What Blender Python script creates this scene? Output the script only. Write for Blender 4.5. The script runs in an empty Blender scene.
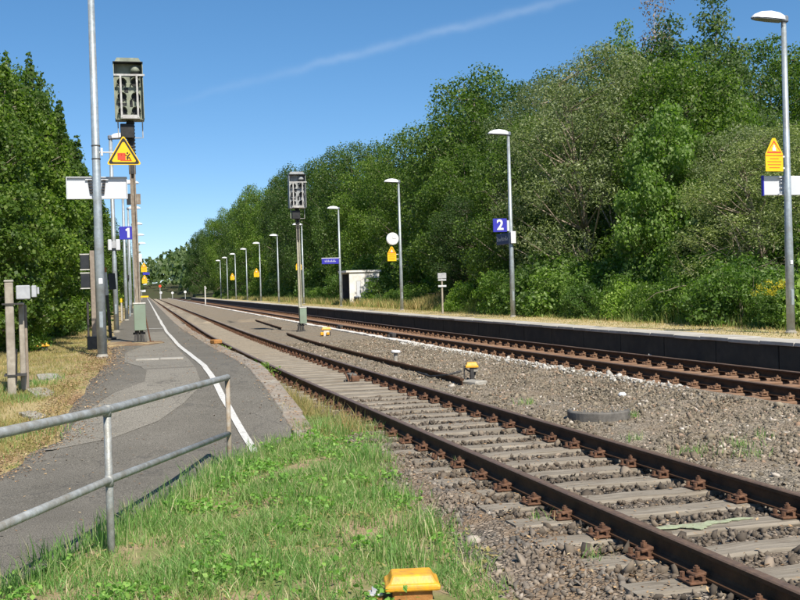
import bpy, math, random
import numpy as np
from mathutils import Vector, Matrix

random.seed(7)
SC = bpy.context.scene
COL = SC.collection

# ------------------------------------------------------------------ camera
CAM_H = 1.6036
RV = Vector((0.961204, -0.274372, -0.028407))
UV = Vector((0.030811, 0.004455, 0.999515))
FV = Vector((0.274112, 0.961613, -0.012736))
cd = bpy.data.cameras.new('camera')
cd.sensor_width = 36.0
cd.lens = 1040.0 / 800.0 * 36.0
cd.clip_start = 0.1
cd.clip_end = 6000
cam = bpy.data.objects.new('camera', cd)
COL.objects.link(cam)
m = Matrix((RV, UV, -FV)).transposed().to_4x4()
m.translation = Vector((0, 0, CAM_H))
cam.matrix_world = m
SC.camera = cam

# ------------------------------------------------------------------ light
SUN_AZ = math.radians(170)
SUN_EL = math.radians(49)
world = bpy.data.worlds.new('World')
SC.world = world
world.use_nodes = True
wn, wl = world.node_tree.nodes, world.node_tree.links
wn.clear()
w_out = wn.new('ShaderNodeOutputWorld')
w_bg = wn.new('ShaderNodeBackground')
w_bg.inputs['Strength'].default_value = 0.148
sky = wn.new('ShaderNodeTexSky')
sky.sky_type = 'NISHITA'
sky.sun_disc = False
sky.sun_elevation = SUN_EL
sky.sun_rotation = SUN_AZ
sky.air_density = 0.55
sky.dust_density = 0.35
sky.ozone_density = 1.5
# a thin old contrail: a band along a great circle of the sky
tc = wn.new('ShaderNodeTexCoord')
A_ = Vector((0.07375, 0.98120, 0.17834)); B_ = Vector((0.41366, 0.87326, 0.25748))
N_ = A_.cross(B_).normalized()
T_ = (B_ - A_ * A_.dot(B_)).normalized()
def wmath(op, a, b=None, c=None):
    n = wn.new('ShaderNodeMath'); n.operation = op
    for i, s in enumerate((a, b, c)):
        if s is None: continue
        if isinstance(s, (int, float)): n.inputs[i].default_value = s
        else: wl.new(s, n.inputs[i])
    return n.outputs[0]
def wdot(v):
    n = wn.new('ShaderNodeVectorMath'); n.operation = 'DOT_PRODUCT'
    wl.new(tc.outputs['Generated'], n.inputs[0]); n.inputs[1].default_value = v
    return n.outputs['Value']
wnoise = wn.new('ShaderNodeTexNoise'); wnoise.inputs['Scale'].default_value = 34; wnoise.inputs['Detail'].default_value = 6
wl.new(tc.outputs['Generated'], wnoise.inputs['Vector'])
wnoise2 = wn.new('ShaderNodeTexNoise'); wnoise2.inputs['Scale'].default_value = 16; wnoise2.inputs['Detail'].default_value = 3
wl.new(tc.outputs['Generated'], wnoise2.inputs['Vector'])
dist = wmath('ADD', wdot(N_), wmath('MULTIPLY', wmath('SUBTRACT', wnoise.outputs['Fac'], 0.5), 0.010))
wid = 0.0038
gau = wmath('POWER', 2.718, wmath('MULTIPLY', wmath('POWER', wmath('ABSOLUTE', wmath('DIVIDE', dist, wid)), 2.0), -1.0))
al = wmath('ARCTAN2', wdot(T_), wdot(A_))
ramp_in = wmath('SMOOTH_MIN', wmath('MAXIMUM', wmath('MULTIPLY', wmath('ADD', al, 0.03), 4.5), 0.0), 1.0, 0.1)
fade_out = wmath('MINIMUM', wmath('MAXIMUM', wmath('MULTIPLY', wmath('SUBTRACT', 0.62, al), 4.0), 0.0), 1.0)
msk = wmath('MULTIPLY', wmath('MULTIPLY', gau, wmath('MULTIPLY', ramp_in, fade_out)),
            wmath('MULTIPLY', wmath('ADD', wnoise2.outputs['Fac'], -0.12), 0.30))
w_mix = wn.new('ShaderNodeMixRGB')
wl.new(msk, w_mix.inputs['Fac'])
w_hs = wn.new('ShaderNodeHueSaturation'); w_hs.inputs['Saturation'].default_value = 1.4; w_hs.inputs['Value'].default_value = 1.14; w_hs.inputs['Hue'].default_value = 0.497
w_gm = wn.new('ShaderNodeGamma'); w_gm.inputs['Gamma'].default_value = 0.78
wl.new(sky.outputs['Color'], w_gm.inputs['Color'])
wl.new(w_gm.outputs['Color'], w_hs.inputs['Color'])
wl.new(w_hs.outputs['Color'], w_mix.inputs['Color1'])
w_mix.inputs['Color2'].default_value = (4.6, 5.1, 5.6, 1)
wl.new(w_mix.outputs['Color'], w_bg.inputs['Color'])
wl.new(w_bg.outputs['Background'], w_out.inputs['Surface'])

sd = bpy.data.lights.new('sun', 'SUN')
sd.energy = 5.0
sd.angle = math.radians(0.53)
sd.color = (1.0, 0.935, 0.83)
sun = bpy.data.objects.new('sun', sd)
COL.objects.link(sun)
sdir = Vector((math.sin(SUN_AZ) * math.cos(SUN_EL), math.cos(SUN_AZ) * math.cos(SUN_EL), math.sin(SUN_EL)))
sun.rotation_euler = sdir.to_track_quat('Z', 'Y').to_euler()
sun.location = (0, -30, 60)

SC.view_settings.view_transform = 'Standard'
SC.view_settings.look = 'None'
SC.view_settings.gamma = 1.0
SC.view_settings.exposure = 0.42
SC.view_settings.use_curve_mapping = False

# ------------------------------------------------------------------ track geometry: u across, v along
BK, BV0, BL = 0.0011431578, 12.3759, 33.0027
C1, C2, Z2 = 4.118, 9.831, 0.07
def bend(v):
    a = min(max(v - BV0, 0.0), BL)
    return BK / 2 * a * a + BK * BL * max(v - BV0 - BL, 0.0)
def nbend(v):
    a = np.clip(v - BV0, 0, BL)
    return BK / 2 * a * a + BK * BL * np.maximum(v - BV0 - BL, 0)
def slope(v):
    return BK * min(max(v - BV0, 0.0), BL)
def W(u, v, z=0.0):
    return Vector((u + bend(v), v, z))
def head(v):
    return -math.atan(slope(v))
def sm(x, a, b):
    t = min(max((x - a) / (b - a), 0.0), 1.0)
    return t * t * (3 - 2 * t)
PZ1, PZ2 = 0.38, 0.43
def zA(v):                      # the near platform and the ramp at its end
    return float(np.interp(v, [0, 9, 10.5, 11.6, 12.8, 14.8, 16, 17.5, 1000],
                           [-.22, -.22, -.23, -.2, -.1, .15, .29, .38, .38]))
def zV(u, v):                   # left verge
    return zA(v) - 0.03 + 0.03 * max(-u - 1.5, 0) * (1 if u > -12 else 0) + (0.32 if u <= -12 else 0)
def zR(u):                      # bank behind the far platform
    return PZ2 - 0.03 + 3.6 * sm(u, 17.0, 42.0)

# ------------------------------------------------------------------ materials
def new_mat(name):
    mt = bpy.data.materials.new(name); mt.use_nodes = True
    nt = mt.node_tree
    return mt, nt, nt.nodes, nt.links, nt.nodes['Principled BSDF']
def ramp(nodes, stops):
    r = nodes.new('ShaderNodeValToRGB')
    el = r.color_ramp.elements
    while len(el) < len(stops): el.new(0.5)
    for e, (p, c) in zip(el, stops):
        e.position = p; e.color = (c[0], c[1], c[2], 1)
    return r
def noise(nodes, links, vec, scale, detail=5, rough=0.6):
    n = nodes.new('ShaderNodeTexNoise')
    n.inputs['Scale'].default_value = scale; n.inputs['Detail'].default_value = detail
    n.inputs['Roughness'].default_value = rough
    links.new(vec, n.inputs['Vector'])
    return n.outputs['Fac']
def mix(nodes, links, fac, a, b, mode='MIX'):
    n = nodes.new('ShaderNodeMixRGB'); n.blend_type = mode
    for i, s in ((0, fac), (1, a), (2, b)):
        if isinstance(s, (int, float)): n.inputs[i].default_value = s
        elif isinstance(s, tuple): n.inputs[i].default_value = (s[0], s[1], s[2], 1)
        else: links.new(s, n.inputs[i])
    return n.outputs[0]
def bump(nodes, links, bsdf, h, strength, distance):
    b = nodes.new('ShaderNodeBump')
    b.inputs['Strength'].default_value = strength; b.inputs['Distance'].default_value = distance
    links.new(h, b.inputs['Height']); links.new(b.outputs['Normal'], bsdf.inputs['Normal'])

def mat(name, c1, c2=None, scale=8.0, rough=0.7, metal=0.0, bmp=0.0, bscale=None, dirt=None, dirt_amt=0.5, dirt_scale=2.5, spec=0.4):
    mt, nt, N, L, B = new_mat(name)
    geo = N.new('ShaderNodeNewGeometry'); pos = geo.outputs['Position']
    c2 = c2 or tuple(min(1, x * 1.25) for x in c1)
    f = noise(N, L, pos, scale)
    r = ramp(N, [(0.32, c1), (0.68, c2)]); L.new(f, r.inputs[0])
    col = r.outputs[0]
    if dirt:
        f2 = noise(N, L, pos, dirt_scale, 6, 0.7)
        r2 = ramp(N, [(0.5 - 0.25 * dirt_amt, (0, 0, 0)), (0.78, (1, 1, 1))]); L.new(f2, r2.inputs[0])
        col = mix(N, L, r2.outputs[0], col, dirt)
    L.new(col, B.inputs['Base Color'])
    B.inputs['Roughness'].default_value = rough; B.inputs['Metallic'].default_value = metal
    B.inputs['Specular IOR Level'].default_value = spec
    if bmp:
        bump(N, L, B, noise(N, L, pos, bscale or scale * 4, 6), bmp, 0.01)
    return mt

def island_mat(name, stops, rough=0.7, trans=0.0, tcol=None, pscale=None, pamt=0.5, pcol=None, spec=0.35, vary=False):
    """colour picked per loose piece (leaf, blade, stone), with a slow drift over the place"""
    mt, nt, N, L, B = new_mat(name)
    geo = N.new('ShaderNodeNewGeometry')
    r = ramp(N, stops); L.new(geo.outputs['Random Per Island'], r.inputs[0])
    col = r.outputs[0]
    if pscale:
        f = noise(N, L, geo.outputs['Position'], pscale, 3)
        rr = ramp(N, [(0.38, (0, 0, 0)), (0.66, (pamt,) * 3)]); L.new(f, rr.inputs[0])
        col = mix(N, L, rr.outputs[0], col, pcol)
    if vary:
        oi = N.new('ShaderNodeObjectInfo')
        rv = ramp(N, [(0, (0.68, 0.76, 0.85)), (0.5, (1.0, 1.04, 0.95)), (1, (1.42, 1.42, 0.98))]); L.new(oi.outputs['Random'], rv.inputs[0])
        col = mix(N, L, 1.0, col, rv.outputs[0], 'MULTIPLY')
    L.new(col, B.inputs['Base Color'])
    B.inputs['Roughness'].default_value = rough
    B.inputs['Specular IOR Level'].default_value = spec
    if trans:
        t = N.new('ShaderNodeBsdfTranslucent')
        tc_ = mix(N, L, 1.0, col, tcol or (1.6, 1.7, 0.7), 'MULTIPLY')
        L.new(tc_, t.inputs['Color'])
        ms = N.new('ShaderNodeMixShader'); ms.inputs[0].default_value = trans
        L.new(B.outputs[0], ms.inputs[1]); L.new(t.outputs[0], ms.inputs[2])
        L.new(ms.outputs[0], N['Material Output'].inputs['Surface'])
    return mt

M = {}
M['galv'] = mat('galvanised_steel', (0.30, 0.35, 0.38), (0.42, 0.47, 0.50), 14, 0.45, 0.35, 0.15, 60, dirt=(0.22, 0.22, 0.2), dirt_amt=0.3)
M['pipe'] = mat('galvanised_pipe', (0.30, 0.32, 0.32), (0.45, 0.47, 0.46), 22, 0.5, 0.25, 0.25, 90, dirt=(0.2, 0.17, 0.12), dirt_amt=0.5, dirt_scale=7)
M['pipe_rust'] = mat('rusty_pipe', (0.28, 0.2, 0.12), (0.36, 0.33, 0.28), 16, 0.75, 0.1, 0.35, 90)
M['white'] = mat('white_paint', (0.72, 0.73, 0.73), (0.8, 0.8, 0.8), 3, 0.5, 0, 0, dirt=(0.55, 0.55, 0.52), dirt_amt=0.3)
M['sign_back'] = mat('white_sign_back', (0.55, 0.57, 0.60), (0.62, 0.64, 0.67), 2, 0.5)
M['lamp_top'] = mat('lamp_shell', (0.78, 0.79, 0.8), (0.84, 0.84, 0.84), 4, 0.35)
M['lamp_under'] = mat('lamp_glass', (0.10, 0.11, 0.12), (0.2, 0.21, 0.22), 9, 0.3)
M['lamp_grey'] = mat('lamp_joint', (0.13, 0.15, 0.18), (0.2, 0.22, 0.25), 9, 0.5)
M['yellow'] = mat('sign_yellow', (0.84, 0.50, 0.012), (0.86, 0.55, 0.016), 5, 0.45)
M['yellow_cap'] = mat('yellow_plastic', (0.74, 0.34, 0.012), (0.82, 0.43, 0.02), 12, 0.45, 0, 0.15, 60, dirt=(0.33, 0.2, 0.06), dirt_amt=0.4, dirt_scale=14)
M['red'] = mat('sign_red', (0.72, 0.06, 0.03), (0.76, 0.08, 0.04), 5, 0.5)
M['black'] = mat('black_paint', (0.012, 0.013, 0.014), (0.03, 0.03, 0.03), 9, 0.55)
M['black_box'] = mat('black_board', (0.018, 0.02, 0.024), (0.035, 0.037, 0.04), 6, 0.4)
M['blue'] = mat('sign_blue', (0.035, 0.035, 0.36), (0.045, 0.045, 0.42), 6, 0.45)
M['blue_shaded'] = mat('name_board_blue_shaded', (0.012, 0.018, 0.11), (0.016, 0.024, 0.13), 6, 0.4)  # sign blue darkened for a face turned from the sun
M['sig'] = mat('signal_grey_green', (0.24, 0.27, 0.20), (0.33, 0.36, 0.28), 6, 0.6, 0, 0.1, 40, dirt=(0.12, 0.13, 0.10), dirt_amt=0.5, dirt_scale=5)
M['sig_grey'] = mat('signal_grey', (0.32, 0.34, 0.34), (0.44, 0.46, 0.46), 6, 0.6, 0, 0.1, 40, dirt=(0.16, 0.16, 0.16), dirt_amt=0.5, dirt_scale=5)
M['sig_light'] = mat('signal_bar', (0.42, 0.42, 0.40), (0.55, 0.55, 0.53), 9, 0.55, dirt=(0.25, 0.22, 0.2), dirt_amt=0.4, dirt_scale=8)
M['green_box'] = mat('green_cabinet', (0.20, 0.27, 0.20), (0.26, 0.33, 0.25), 5, 0.5, 0, 0, dirt=(0.15, 0.17, 0.13), dirt_amt=0.35)
M['mast'] = mat('mast_paint', (0.24, 0.21, 0.165), (0.36, 0.32, 0.26), 10, 0.7, 0, 0.2, 40, dirt=(0.14, 0.09, 0.06), dirt_amt=0.6, dirt_scale=6)
M['mast2'] = mat('mast_paint_olive', (0.30, 0.29, 0.22), (0.42, 0.4, 0.31), 10, 0.7, 0, 0.2, 40)
M['darksteel'] = mat('dark_steel', (0.035, 0.034, 0.034), (0.07, 0.065, 0.06), 14, 0.7, 0, 0.2, 60)
M['rail'] = mat('rail_side', (0.034, 0.017, 0.008), (0.06, 0.03, 0.014), 6, 0.8, 0, 0.3, 60, dirt=(0.12, 0.055, 0.022), dirt_amt=0.6, dirt_scale=5)
M['rail_top'] = mat('rail_head', (0.13, 0.085, 0.06), (0.22, 0.14, 0.09), 18, 0.45, 0.25, 0.1, 60)
M['rust'] = mat('rusty_iron', (0.075, 0.038, 0.022), (0.18, 0.09, 0.05), 22, 0.85, 0, 0.5, 90)
M['rust_dust'] = mat('dusty_iron', (0.14, 0.075, 0.042), (0.26, 0.15, 0.085), 22, 0.9, 0, 0.5, 90)
M['rust_orange'] = mat('rust_orange', (0.3, 0.13, 0.035), (0.42, 0.2, 0.06), 25, 0.85, 0, 0.4, 80)
M['concrete'] = mat('concrete', (0.30, 0.28, 0.24), (0.42, 0.40, 0.35), 11, 0.9, 0, 0.35, 70, dirt=(0.2, 0.18, 0.14), dirt_amt=0.4)
M['conc_post'] = mat('concrete_post', (0.33, 0.29, 0.235), (0.44, 0.4, 0.33), 11, 0.9, 0, 0.35, 70, dirt=(0.22, 0.19, 0.15), dirt_amt=0.5, dirt_scale=4)
M['conc_dark'] = mat('old_concrete', (0.13, 0.12, 0.105), (0.21, 0.195, 0.17), 11, 0.9, 0, 0.4, 70, dirt=(0.06, 0.056, 0.05), dirt_amt=0.6, dirt_scale=5)
M['coping'] = mat('coping_concrete', (0.40, 0.375, 0.33), (0.50, 0.475, 0.42), 5, 0.85, 0, 0.2, 40, dirt=(0.3, 0.27, 0.22), dirt_amt=0.4, dirt_scale=1.7)
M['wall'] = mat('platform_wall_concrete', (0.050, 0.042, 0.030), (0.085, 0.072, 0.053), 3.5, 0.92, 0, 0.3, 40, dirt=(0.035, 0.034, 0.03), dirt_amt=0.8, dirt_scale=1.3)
M['kerb'] = mat('kerb_concrete', (0.225, 0.205, 0.17), (0.31, 0.285, 0.24), 9, 0.9, 0, 0.35, 60, dirt=(0.24, 0.15, 0.09), dirt_amt=0.45, dirt_scale=3.4)
M['line'] = mat('line_paint', (0.60, 0.585, 0.54), (0.74, 0.73, 0.69), 16, 0.7, 0, 0.15, 80, dirt=(0.27, 0.255, 0.225), dirt_amt=0.42, dirt_scale=16)
M['trough'] = mat('trough_lid', (0.62, 0.60, 0.56), (0.78, 0.76, 0.72), 3, 0.85, 0, 0.3, 50, dirt=(0.38, 0.34, 0.29), dirt_amt=0.55, dirt_scale=2.2)
M['hut_white'] = mat('white_render', (0.74, 0.73, 0.7), (0.8, 0.79, 0.77), 2, 0.8, 0, 0.1, 30, dirt=(0.5, 0.46, 0.38), dirt_amt=0.35, dirt_scale=1.6)
M['shade_in'] = mat('shelter_shade', (0.05, 0.055, 0.07), (0.08, 0.085, 0.1), 3, 0.8)  # interior shade of the shelter given as a dark colour
M['box_grey'] = mat('grey_box', (0.36, 0.37, 0.39), (0.48, 0.49, 0.5), 10, 0.5, 0.1, 0.1, 40)
M['lime'] = mat('lime_paint', (0.30, 0.38, 0.21), (0.46, 0.56, 0.33), 30, 0.85, dirt=(0.24, 0.21, 0.165), dirt_amt=1.1, dirt_scale=22)
M['grey_leg'] = mat('wood_post', (0.21, 0.17, 0.135), (0.3, 0.25, 0.2), 14, 0.85, 0, 0.3, 60)
M['tar'] = mat('black_cable', (0.015, 0.015, 0.015), (0.03, 0.03, 0.03), 20, 0.6)

def asphalt(name, a, b, stain):
    mt, nt, N, L, B = new_mat(name)
    geo = N.new('ShaderNodeNewGeometry'); pos = geo.outputs['Position']
    f1 = noise(N, L, pos, 1.1, 6, 0.65); f2 = noise(N, L, pos, 95, 3, 0.6); f3 = noise(N, L, pos, 7.0, 6, 0.75)
    r = ramp(N, [(0.3, a), (0.7, b)]); L.new(f1, r.inputs[0])
    r2 = ramp(N, [(0.36, (0.45,) * 3), (0.66, (1.6,) * 3)]); L.new(f2, r2.inputs[0])
    c = mix(N, L, 1.0, r.outputs[0], r2.outputs[0], 'MULTIPLY')
    r3 = ramp(N, [(0.60, (0, 0, 0)), (0.76, (0.55,) * 3)]); L.new(f3, r3.inputs[0])
    c = mix(N, L, r3.outputs[0], c, stain)
    # hairline cracks
    vo = N.new('ShaderNodeTexVoronoi'); vo.feature = 'DISTANCE_TO_EDGE'; vo.inputs['Scale'].default_value = 0.55
    dn = N.new('ShaderNodeTexNoise'); dn.inputs['Scale'].default_value = 1.6; dn.inputs['Detail'].default_value = 5
    L.new(pos, dn.inputs['Vector'])
    vm = N.new('ShaderNodeVectorMath'); vm.operation = 'ADD'
    L.new(pos, vm.inputs[0]); L.new(dn.outputs['Color'], vm.inputs[1]); L.new(vm.outputs[0], vo.inputs['Vector'])
    rc = ramp(N, [(0.0025, (0.55,) * 3), (0.008, (0, 0, 0))]); L.new(vo.outputs['Distance'], rc.inputs[0])
    c = mix(N, L, rc.outputs[0], c, (0.07, 0.066, 0.06))
    # pale chips and bits lying in the surface
    v2 = N.new('ShaderNodeTexVoronoi'); v2.inputs['Scale'].default_value = 8.5; L.new(pos, v2.inputs['Vector'])
    rs = ramp(N, [(0.05, (0.75,) * 3), (0.085, (0, 0, 0))]); L.new(v2.outputs['Distance'], rs.inputs[0])
    c = mix(N, L, rs.outputs[0], c, (0.42, 0.38, 0.31))
    L.new(c, B.inputs['Base Color']); B.inputs['Roughness'].default_value = 0.9; B.inputs['Specular IOR Level'].default_value = 0.25
    bump(N, L, B, f2, 0.45, 0.006)
    return mt
M['asphalt'] = asphalt('asphalt_old', (0.122, 0.112, 0.092), (0.168, 0.154, 0.128), (0.20, 0.175, 0.14))
M['asphalt_pale'] = asphalt('asphalt_patch', (0.185, 0.170, 0.140), (0.230, 0.212, 0.176), (0.25, 0.22, 0.17))

def ground_mat(name, layers, bscale=30, bst=0.5, bd=0.02):
    """layers: list of (colour_a, colour_b, fine scale, mask scale, mask low, mask high)"""
    mt, nt, N, L, B = new_mat(name)
    geo = N.new('ShaderNodeNewGeometry'); pos = geo.outputs['Position']
    col = None
    for i, (a, b, fs, ms, lo, hi) in enumerate(layers):
        r = ramp(N, [(0.3, a), (0.7, b)]); L.new(noise(N, L, pos, fs, 6, 0.7), r.inputs[0])
        if col is None: col = r.outputs[0]
        else:
            vm = N.new('ShaderNodeVectorMath'); vm.operation = 'ADD'; vm.inputs[1].default_value = (i * 7.3, i * 3.1, 0)
            L.new(pos, vm.inputs[0])
            rm = ramp(N, [(lo, (0, 0, 0)), (hi, (1, 1, 1))]); L.new(noise(N, L, vm.outputs[0], ms, 5, 0.6), rm.inputs[0])
            col = mix(N, L, rm.outputs[0], col, r.outputs[0])
    L.new(col, B.inputs['Base Color']); B.inputs['Roughness'].default_value = 0.95
    B.inputs['Specular IOR Level'].default_value = 0.15
    bump(N, L, B, noise(N, L, pos, bscale, 8, 0.7), bst, bd)
    return mt
M['ground'] = ground_mat('meadow_ground', [((0.10, 0.10, 0.04), (0.16, 0.15, 0.06), 9, 1, 0, 1), ((0.06, 0.085, 0.025), (0.09, 0.12, 0.035), 14, 0.4, 0.45, 0.6)])
M['soil'] = ground_mat('grass_soil', [((0.26, 0.185, 0.11), (0.40, 0.30, 0.19), 26, 1, 0, 1), ((0.14, 0.17, 0.06), (0.22, 0.24, 0.09), 30, 2.2, 0.42, 0.58)], 50)
M['dry'] = ground_mat('dry_verge', [((0.30, 0.235, 0.115), (0.42, 0.34, 0.18), 30, 1, 0, 1), ((0.20, 0.22, 0.06), (0.28, 0.28, 0.09), 26, 1.6, 0.52, 0.66), ((0.23, 0.145, 0.075), (0.32, 0.215, 0.12), 40, 0.9, 0.50, 0.64)], 55)
M['litter'] = ground_mat('needle_litter', [((0.17, 0.11, 0.068), (0.27, 0.185, 0.12), 45, 1, 0, 1), ((0.38, 0.3, 0.16), (0.5, 0.4, 0.22), 40, 2.0, 0.5, 0.62)], 70)
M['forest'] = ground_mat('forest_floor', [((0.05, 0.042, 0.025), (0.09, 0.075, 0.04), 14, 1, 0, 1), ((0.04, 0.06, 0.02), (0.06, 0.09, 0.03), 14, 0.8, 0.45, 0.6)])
M['straw'] = ground_mat('straw_strip', [((0.40, 0.32, 0.17), (0.54, 0.44, 0.25), 20, 1, 0, 1), ((0.22, 0.22, 0.09), (0.3, 0.3, 0.12), 20, 1.0, 0.55, 0.66)], 40)

def ballast_mat(name, a, b, dust, dust_lo, dust_hi, scale=24.0, dark=0.25):
    mt, nt, N, L, B = new_mat(name)
    geo = N.new('ShaderNodeNewGeometry'); pos = geo.outputs['Position']
    vo = N.new('ShaderNodeTexVoronoi'); vo.inputs['Scale'].default_value = scale; L.new(pos, vo.inputs['Vector'])
    ve = N.new('ShaderNodeTexVoronoi'); ve.feature = 'DISTANCE_TO_EDGE'; ve.inputs['Scale'].default_value = scale; L.new(pos, ve.inputs['Vector'])
    sp = N.new('ShaderNodeSeparateColor'); L.new(vo.outputs['Color'], sp.inputs[0])
    r = ramp(N, [(0.0, a), (0.75, b), (0.97, tuple(min(1, x * 1.7) for x in b))]); L.new(sp.outputs[0], r.inputs[0])
    re = ramp(N, [(0.0, (dark,) * 3), (0.16, (1, 1, 1))]); L.new(ve.outputs['Distance'], re.inputs[0])
    c = mix(N, L, 1.0, r.outputs[0], re.outputs[0], 'MULTIPLY')
    rm = ramp(N, [(dust_lo, (0, 0, 0)), (dust_hi, (0.85,) * 3)]); L.new(noise(N, L, pos, 0.8, 6, 0.7), rm.inputs[0])
    rd = ramp(N, [(0.3, tuple(x * 0.75 for x in dust)), (0.7, dust)]); L.new(noise(N, L, pos, 40, 4, 0.7), rd.inputs[0])
    c = mix(N, L, rm.outputs[0], c, rd.outputs[0])
    L.new(c, B.inputs['Base Color']); B.inputs['Roughness'].default_value = 0.92; B.inputs['Specular IOR Level'].default_value = 0.2
    bump(N, L, B, re.outputs[0], 0.8, 0.03)
    return mt
M['bed_mid'] = ballast_mat('ballast_between', (0.20, 0.172, 0.13), (0.32, 0.275, 0.21), (0.32, 0.248, 0.172), 0.42, 0.62, 26, .5)
M['bed_near'] = ballast_mat('ballast_dark', (0.10, 0.085, 0.07), (0.22, 0.19, 0.155), (0.26, 0.20, 0.14), 0.50, 0.66)
M['bed_sand'] = ballast_mat('sandy_ballast', (0.29, 0.24, 0.175), (0.40, 0.335, 0.25), (0.41, 0.345, 0.255), 0.35, 0.55, 30, 0.6)
M['bed_rust'] = ballast_mat('rusty_ballast', (0.17, 0.105, 0.07), (0.26, 0.17, 0.115), (0.25, 0.155, 0.10), 0.35, 0.6, 26, 0.5)
M['bed_side'] = ballast_mat('earthy_ballast', (0.15, 0.125, 0.10), (0.27, 0.225, 0.175), (0.30, 0.21, 0.13), 0.42, 0.58, 26, 0.4)

# weathered timber sleepers: streaks along the sleeper
def sleeper_mat(name, a, b, dk):
    mt, nt, N, L, B = new_mat(name)
    geo = N.new('ShaderNodeNewGeometry'); pos = geo.outputs['Position']
    mp = N.new('ShaderNodeMapping'); mp.inputs['Scale'].default_value = (1.6, 34, 34); L.new(pos, mp.inputs['Vector'])
    f = noise(N, L, mp.outputs[0], 1.0, 6, 0.65)
    r = ramp(N, [(0.26, dk), (0.44, a), (0.72, b)]); L.new(f, r.inputs[0])
    rm = ramp(N, [(0.50, (0, 0, 0)), (0.70, (0.7,) * 3)]); L.new(noise(N, L, pos, 2.6, 8, 0.75), rm.inputs[0])
    c = mix(N, L, rm.outputs[0], r.outputs[0], (0.17, 0.135, 0.10))
    L.new(c, B.inputs['Base Color']); B.inputs['Roughness'].default_value = 0.92; B.inputs['Specular IOR Level'].default_value = 0.15
    bump(N, L, B, f, 0.8, 0.012)
    return mt
M['sleeper'] = sleeper_mat('weathered_sleeper', (0.215, 0.188, 0.148), (0.325, 0.288, 0.235), (0.10, 0.08, 0.06))
M['sleeper2'] = sleeper_mat('rusty_sleeper', (0.20, 0.12, 0.075), (0.30, 0.19, 0.125), (0.09, 0.055, 0.035))

M['stone_mid'] = island_mat('ballast_stones', [(0, (0.062, 0.053, 0.038)), (0.45, (0.162, 0.138, 0.100)), (0.84, (0.29, 0.248, 0.18)), (0.92, (0.30, 0.19, 0.12)), (1, (0.56, 0.52, 0.45))], 0.9, pscale=1.1, pamt=0.55, pcol=(0.20, 0.155, 0.105))
M['stone_dark'] = island_mat('dark_stones', [(0, (0.05, 0.041, 0.032)), (0.6, (0.115, 0.094, 0.072)), (0.92, (0.2, 0.165, 0.125)), (1, (0.32, 0.26, 0.2))], 0.9, pscale=1.3, pamt=0.5, pcol=(0.20, 0.155, 0.11))
M['stone_side'] = island_mat('side_stones', [(0, (0.085, 0.076, 0.066)), (0.6, (0.165, 0.147, 0.125)), (0.92, (0.26, 0.22, 0.175)), (1, (0.42, 0.37, 0.31))], 0.9, pscale=1.5, pamt=0.6, pcol=(0.24, 0.175, 0.115))
M['stone_white'] = island_mat('pale_stones', [(0, (0.26, 0.24, 0.20)), (1, (0.56, 0.54, 0.49))], 0.9)
M['blade'] = island_mat('grass_blades', [(0, (0.092, 0.215, 0.045)), (0.45, (0.158, 0.325, 0.075)), (0.77, (0.27, 0.43, 0.13)), (0.86, (0.50, 0.46, 0.25)), (1, (0.66, 0.58, 0.37))], 0.55, 0.4, (1.35, 1.5, 0.7), 1.3, 0.3, (0.30, 0.36, 0.12))
M['weedleaf'] = island_mat('weed_leaves', [(0, (0.13, 0.29, 0.05)), (0.6, (0.20, 0.39, 0.07)), (1, (0.32, 0.50, 0.12))], 0.5, 0.4, (1.35, 1.5, 0.6))
M['dryblade'] = island_mat('dry_blades', [(0, (0.40, 0.29, 0.11)), (0.55, (0.52, 0.41, 0.19)), (0.8, (0.28, 0.27, 0.09)), (1, (0.12, 0.18, 0.05))], 0.7, 0.3, (1.2, 1.2, 0.8), 1.2, 0.7, (0.20, 0.22, 0.06))
def leafm(name, a, b, c, t=0.38, tcol=(1.35, 1.65, 0.55), pcol=None, spec=0.4, rough=0.5):
    return island_mat(name, [(0, a), (0.55, b), (1, c)], rough, t, tcol, 0.55, 0.55, pcol or a, spec, True)
M['leaf_maple'] = leafm('maple_leaves', (0.054, 0.098, 0.016), (0.102, 0.168, 0.03), (0.215, 0.275, 0.075), .45)
M['leaf_dark'] = leafm('oak_leaves', (0.042, 0.078, 0.017), (0.07, 0.12, 0.027), (0.13, 0.18, 0.05), 0.4)
M['leaf_willow'] = leafm('willow_leaves', (0.10, 0.138, 0.042), (0.19, 0.235, 0.09), (0.46, 0.48, 0.32), 0.42, (1.25, 1.35, 0.75))
M['leaf_bright'] = leafm('bright_leaves', (0.12, 0.20, 0.03), (0.21, 0.31, 0.06), (0.42, 0.49, 0.19), 0.45)
M['leaf_bush'] = leafm('bush_leaves', (0.068, 0.128, 0.022), (0.12, 0.205, 0.04), (0.23, 0.31, 0.095), .45)
M['leaf_birch'] = leafm('birch_leaves', (0.08, 0.125, 0.034), (0.13, 0.185, 0.055), (0.23, 0.28, 0.125), 0.42)
M['leaf_red'] = leafm('withered_leaves', (0.17, 0.115, 0.085), (0.26, 0.18, 0.135), (0.34, 0.26, 0.2), 0.3, (1.2, 1.1, 0.8))
M['leaf_far'] = leafm('far_leaves', (0.058, 0.095, 0.038), (0.095, 0.14, 0.055), (0.15, 0.19, 0.08), 0.35)
M['flower'] = island_mat('goldenrod_flowers', [(0, (0.5, 0.42, 0.02)), (1, (0.65, 0.55, 0.05))], 0.6, 0.3, (1.2, 1.2, 0.6))
M['bark'] = mat('bark', (0.13, 0.105, 0.08), (0.24, 0.2, 0.155), 9, 0.9, 0, 0.7, 40)
M['bark_pale'] = mat('pale_bark', (0.26, 0.21, 0.155), (0.40, 0.33, 0.25), 9, 0.9, 0, 0.5, 40)
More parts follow.
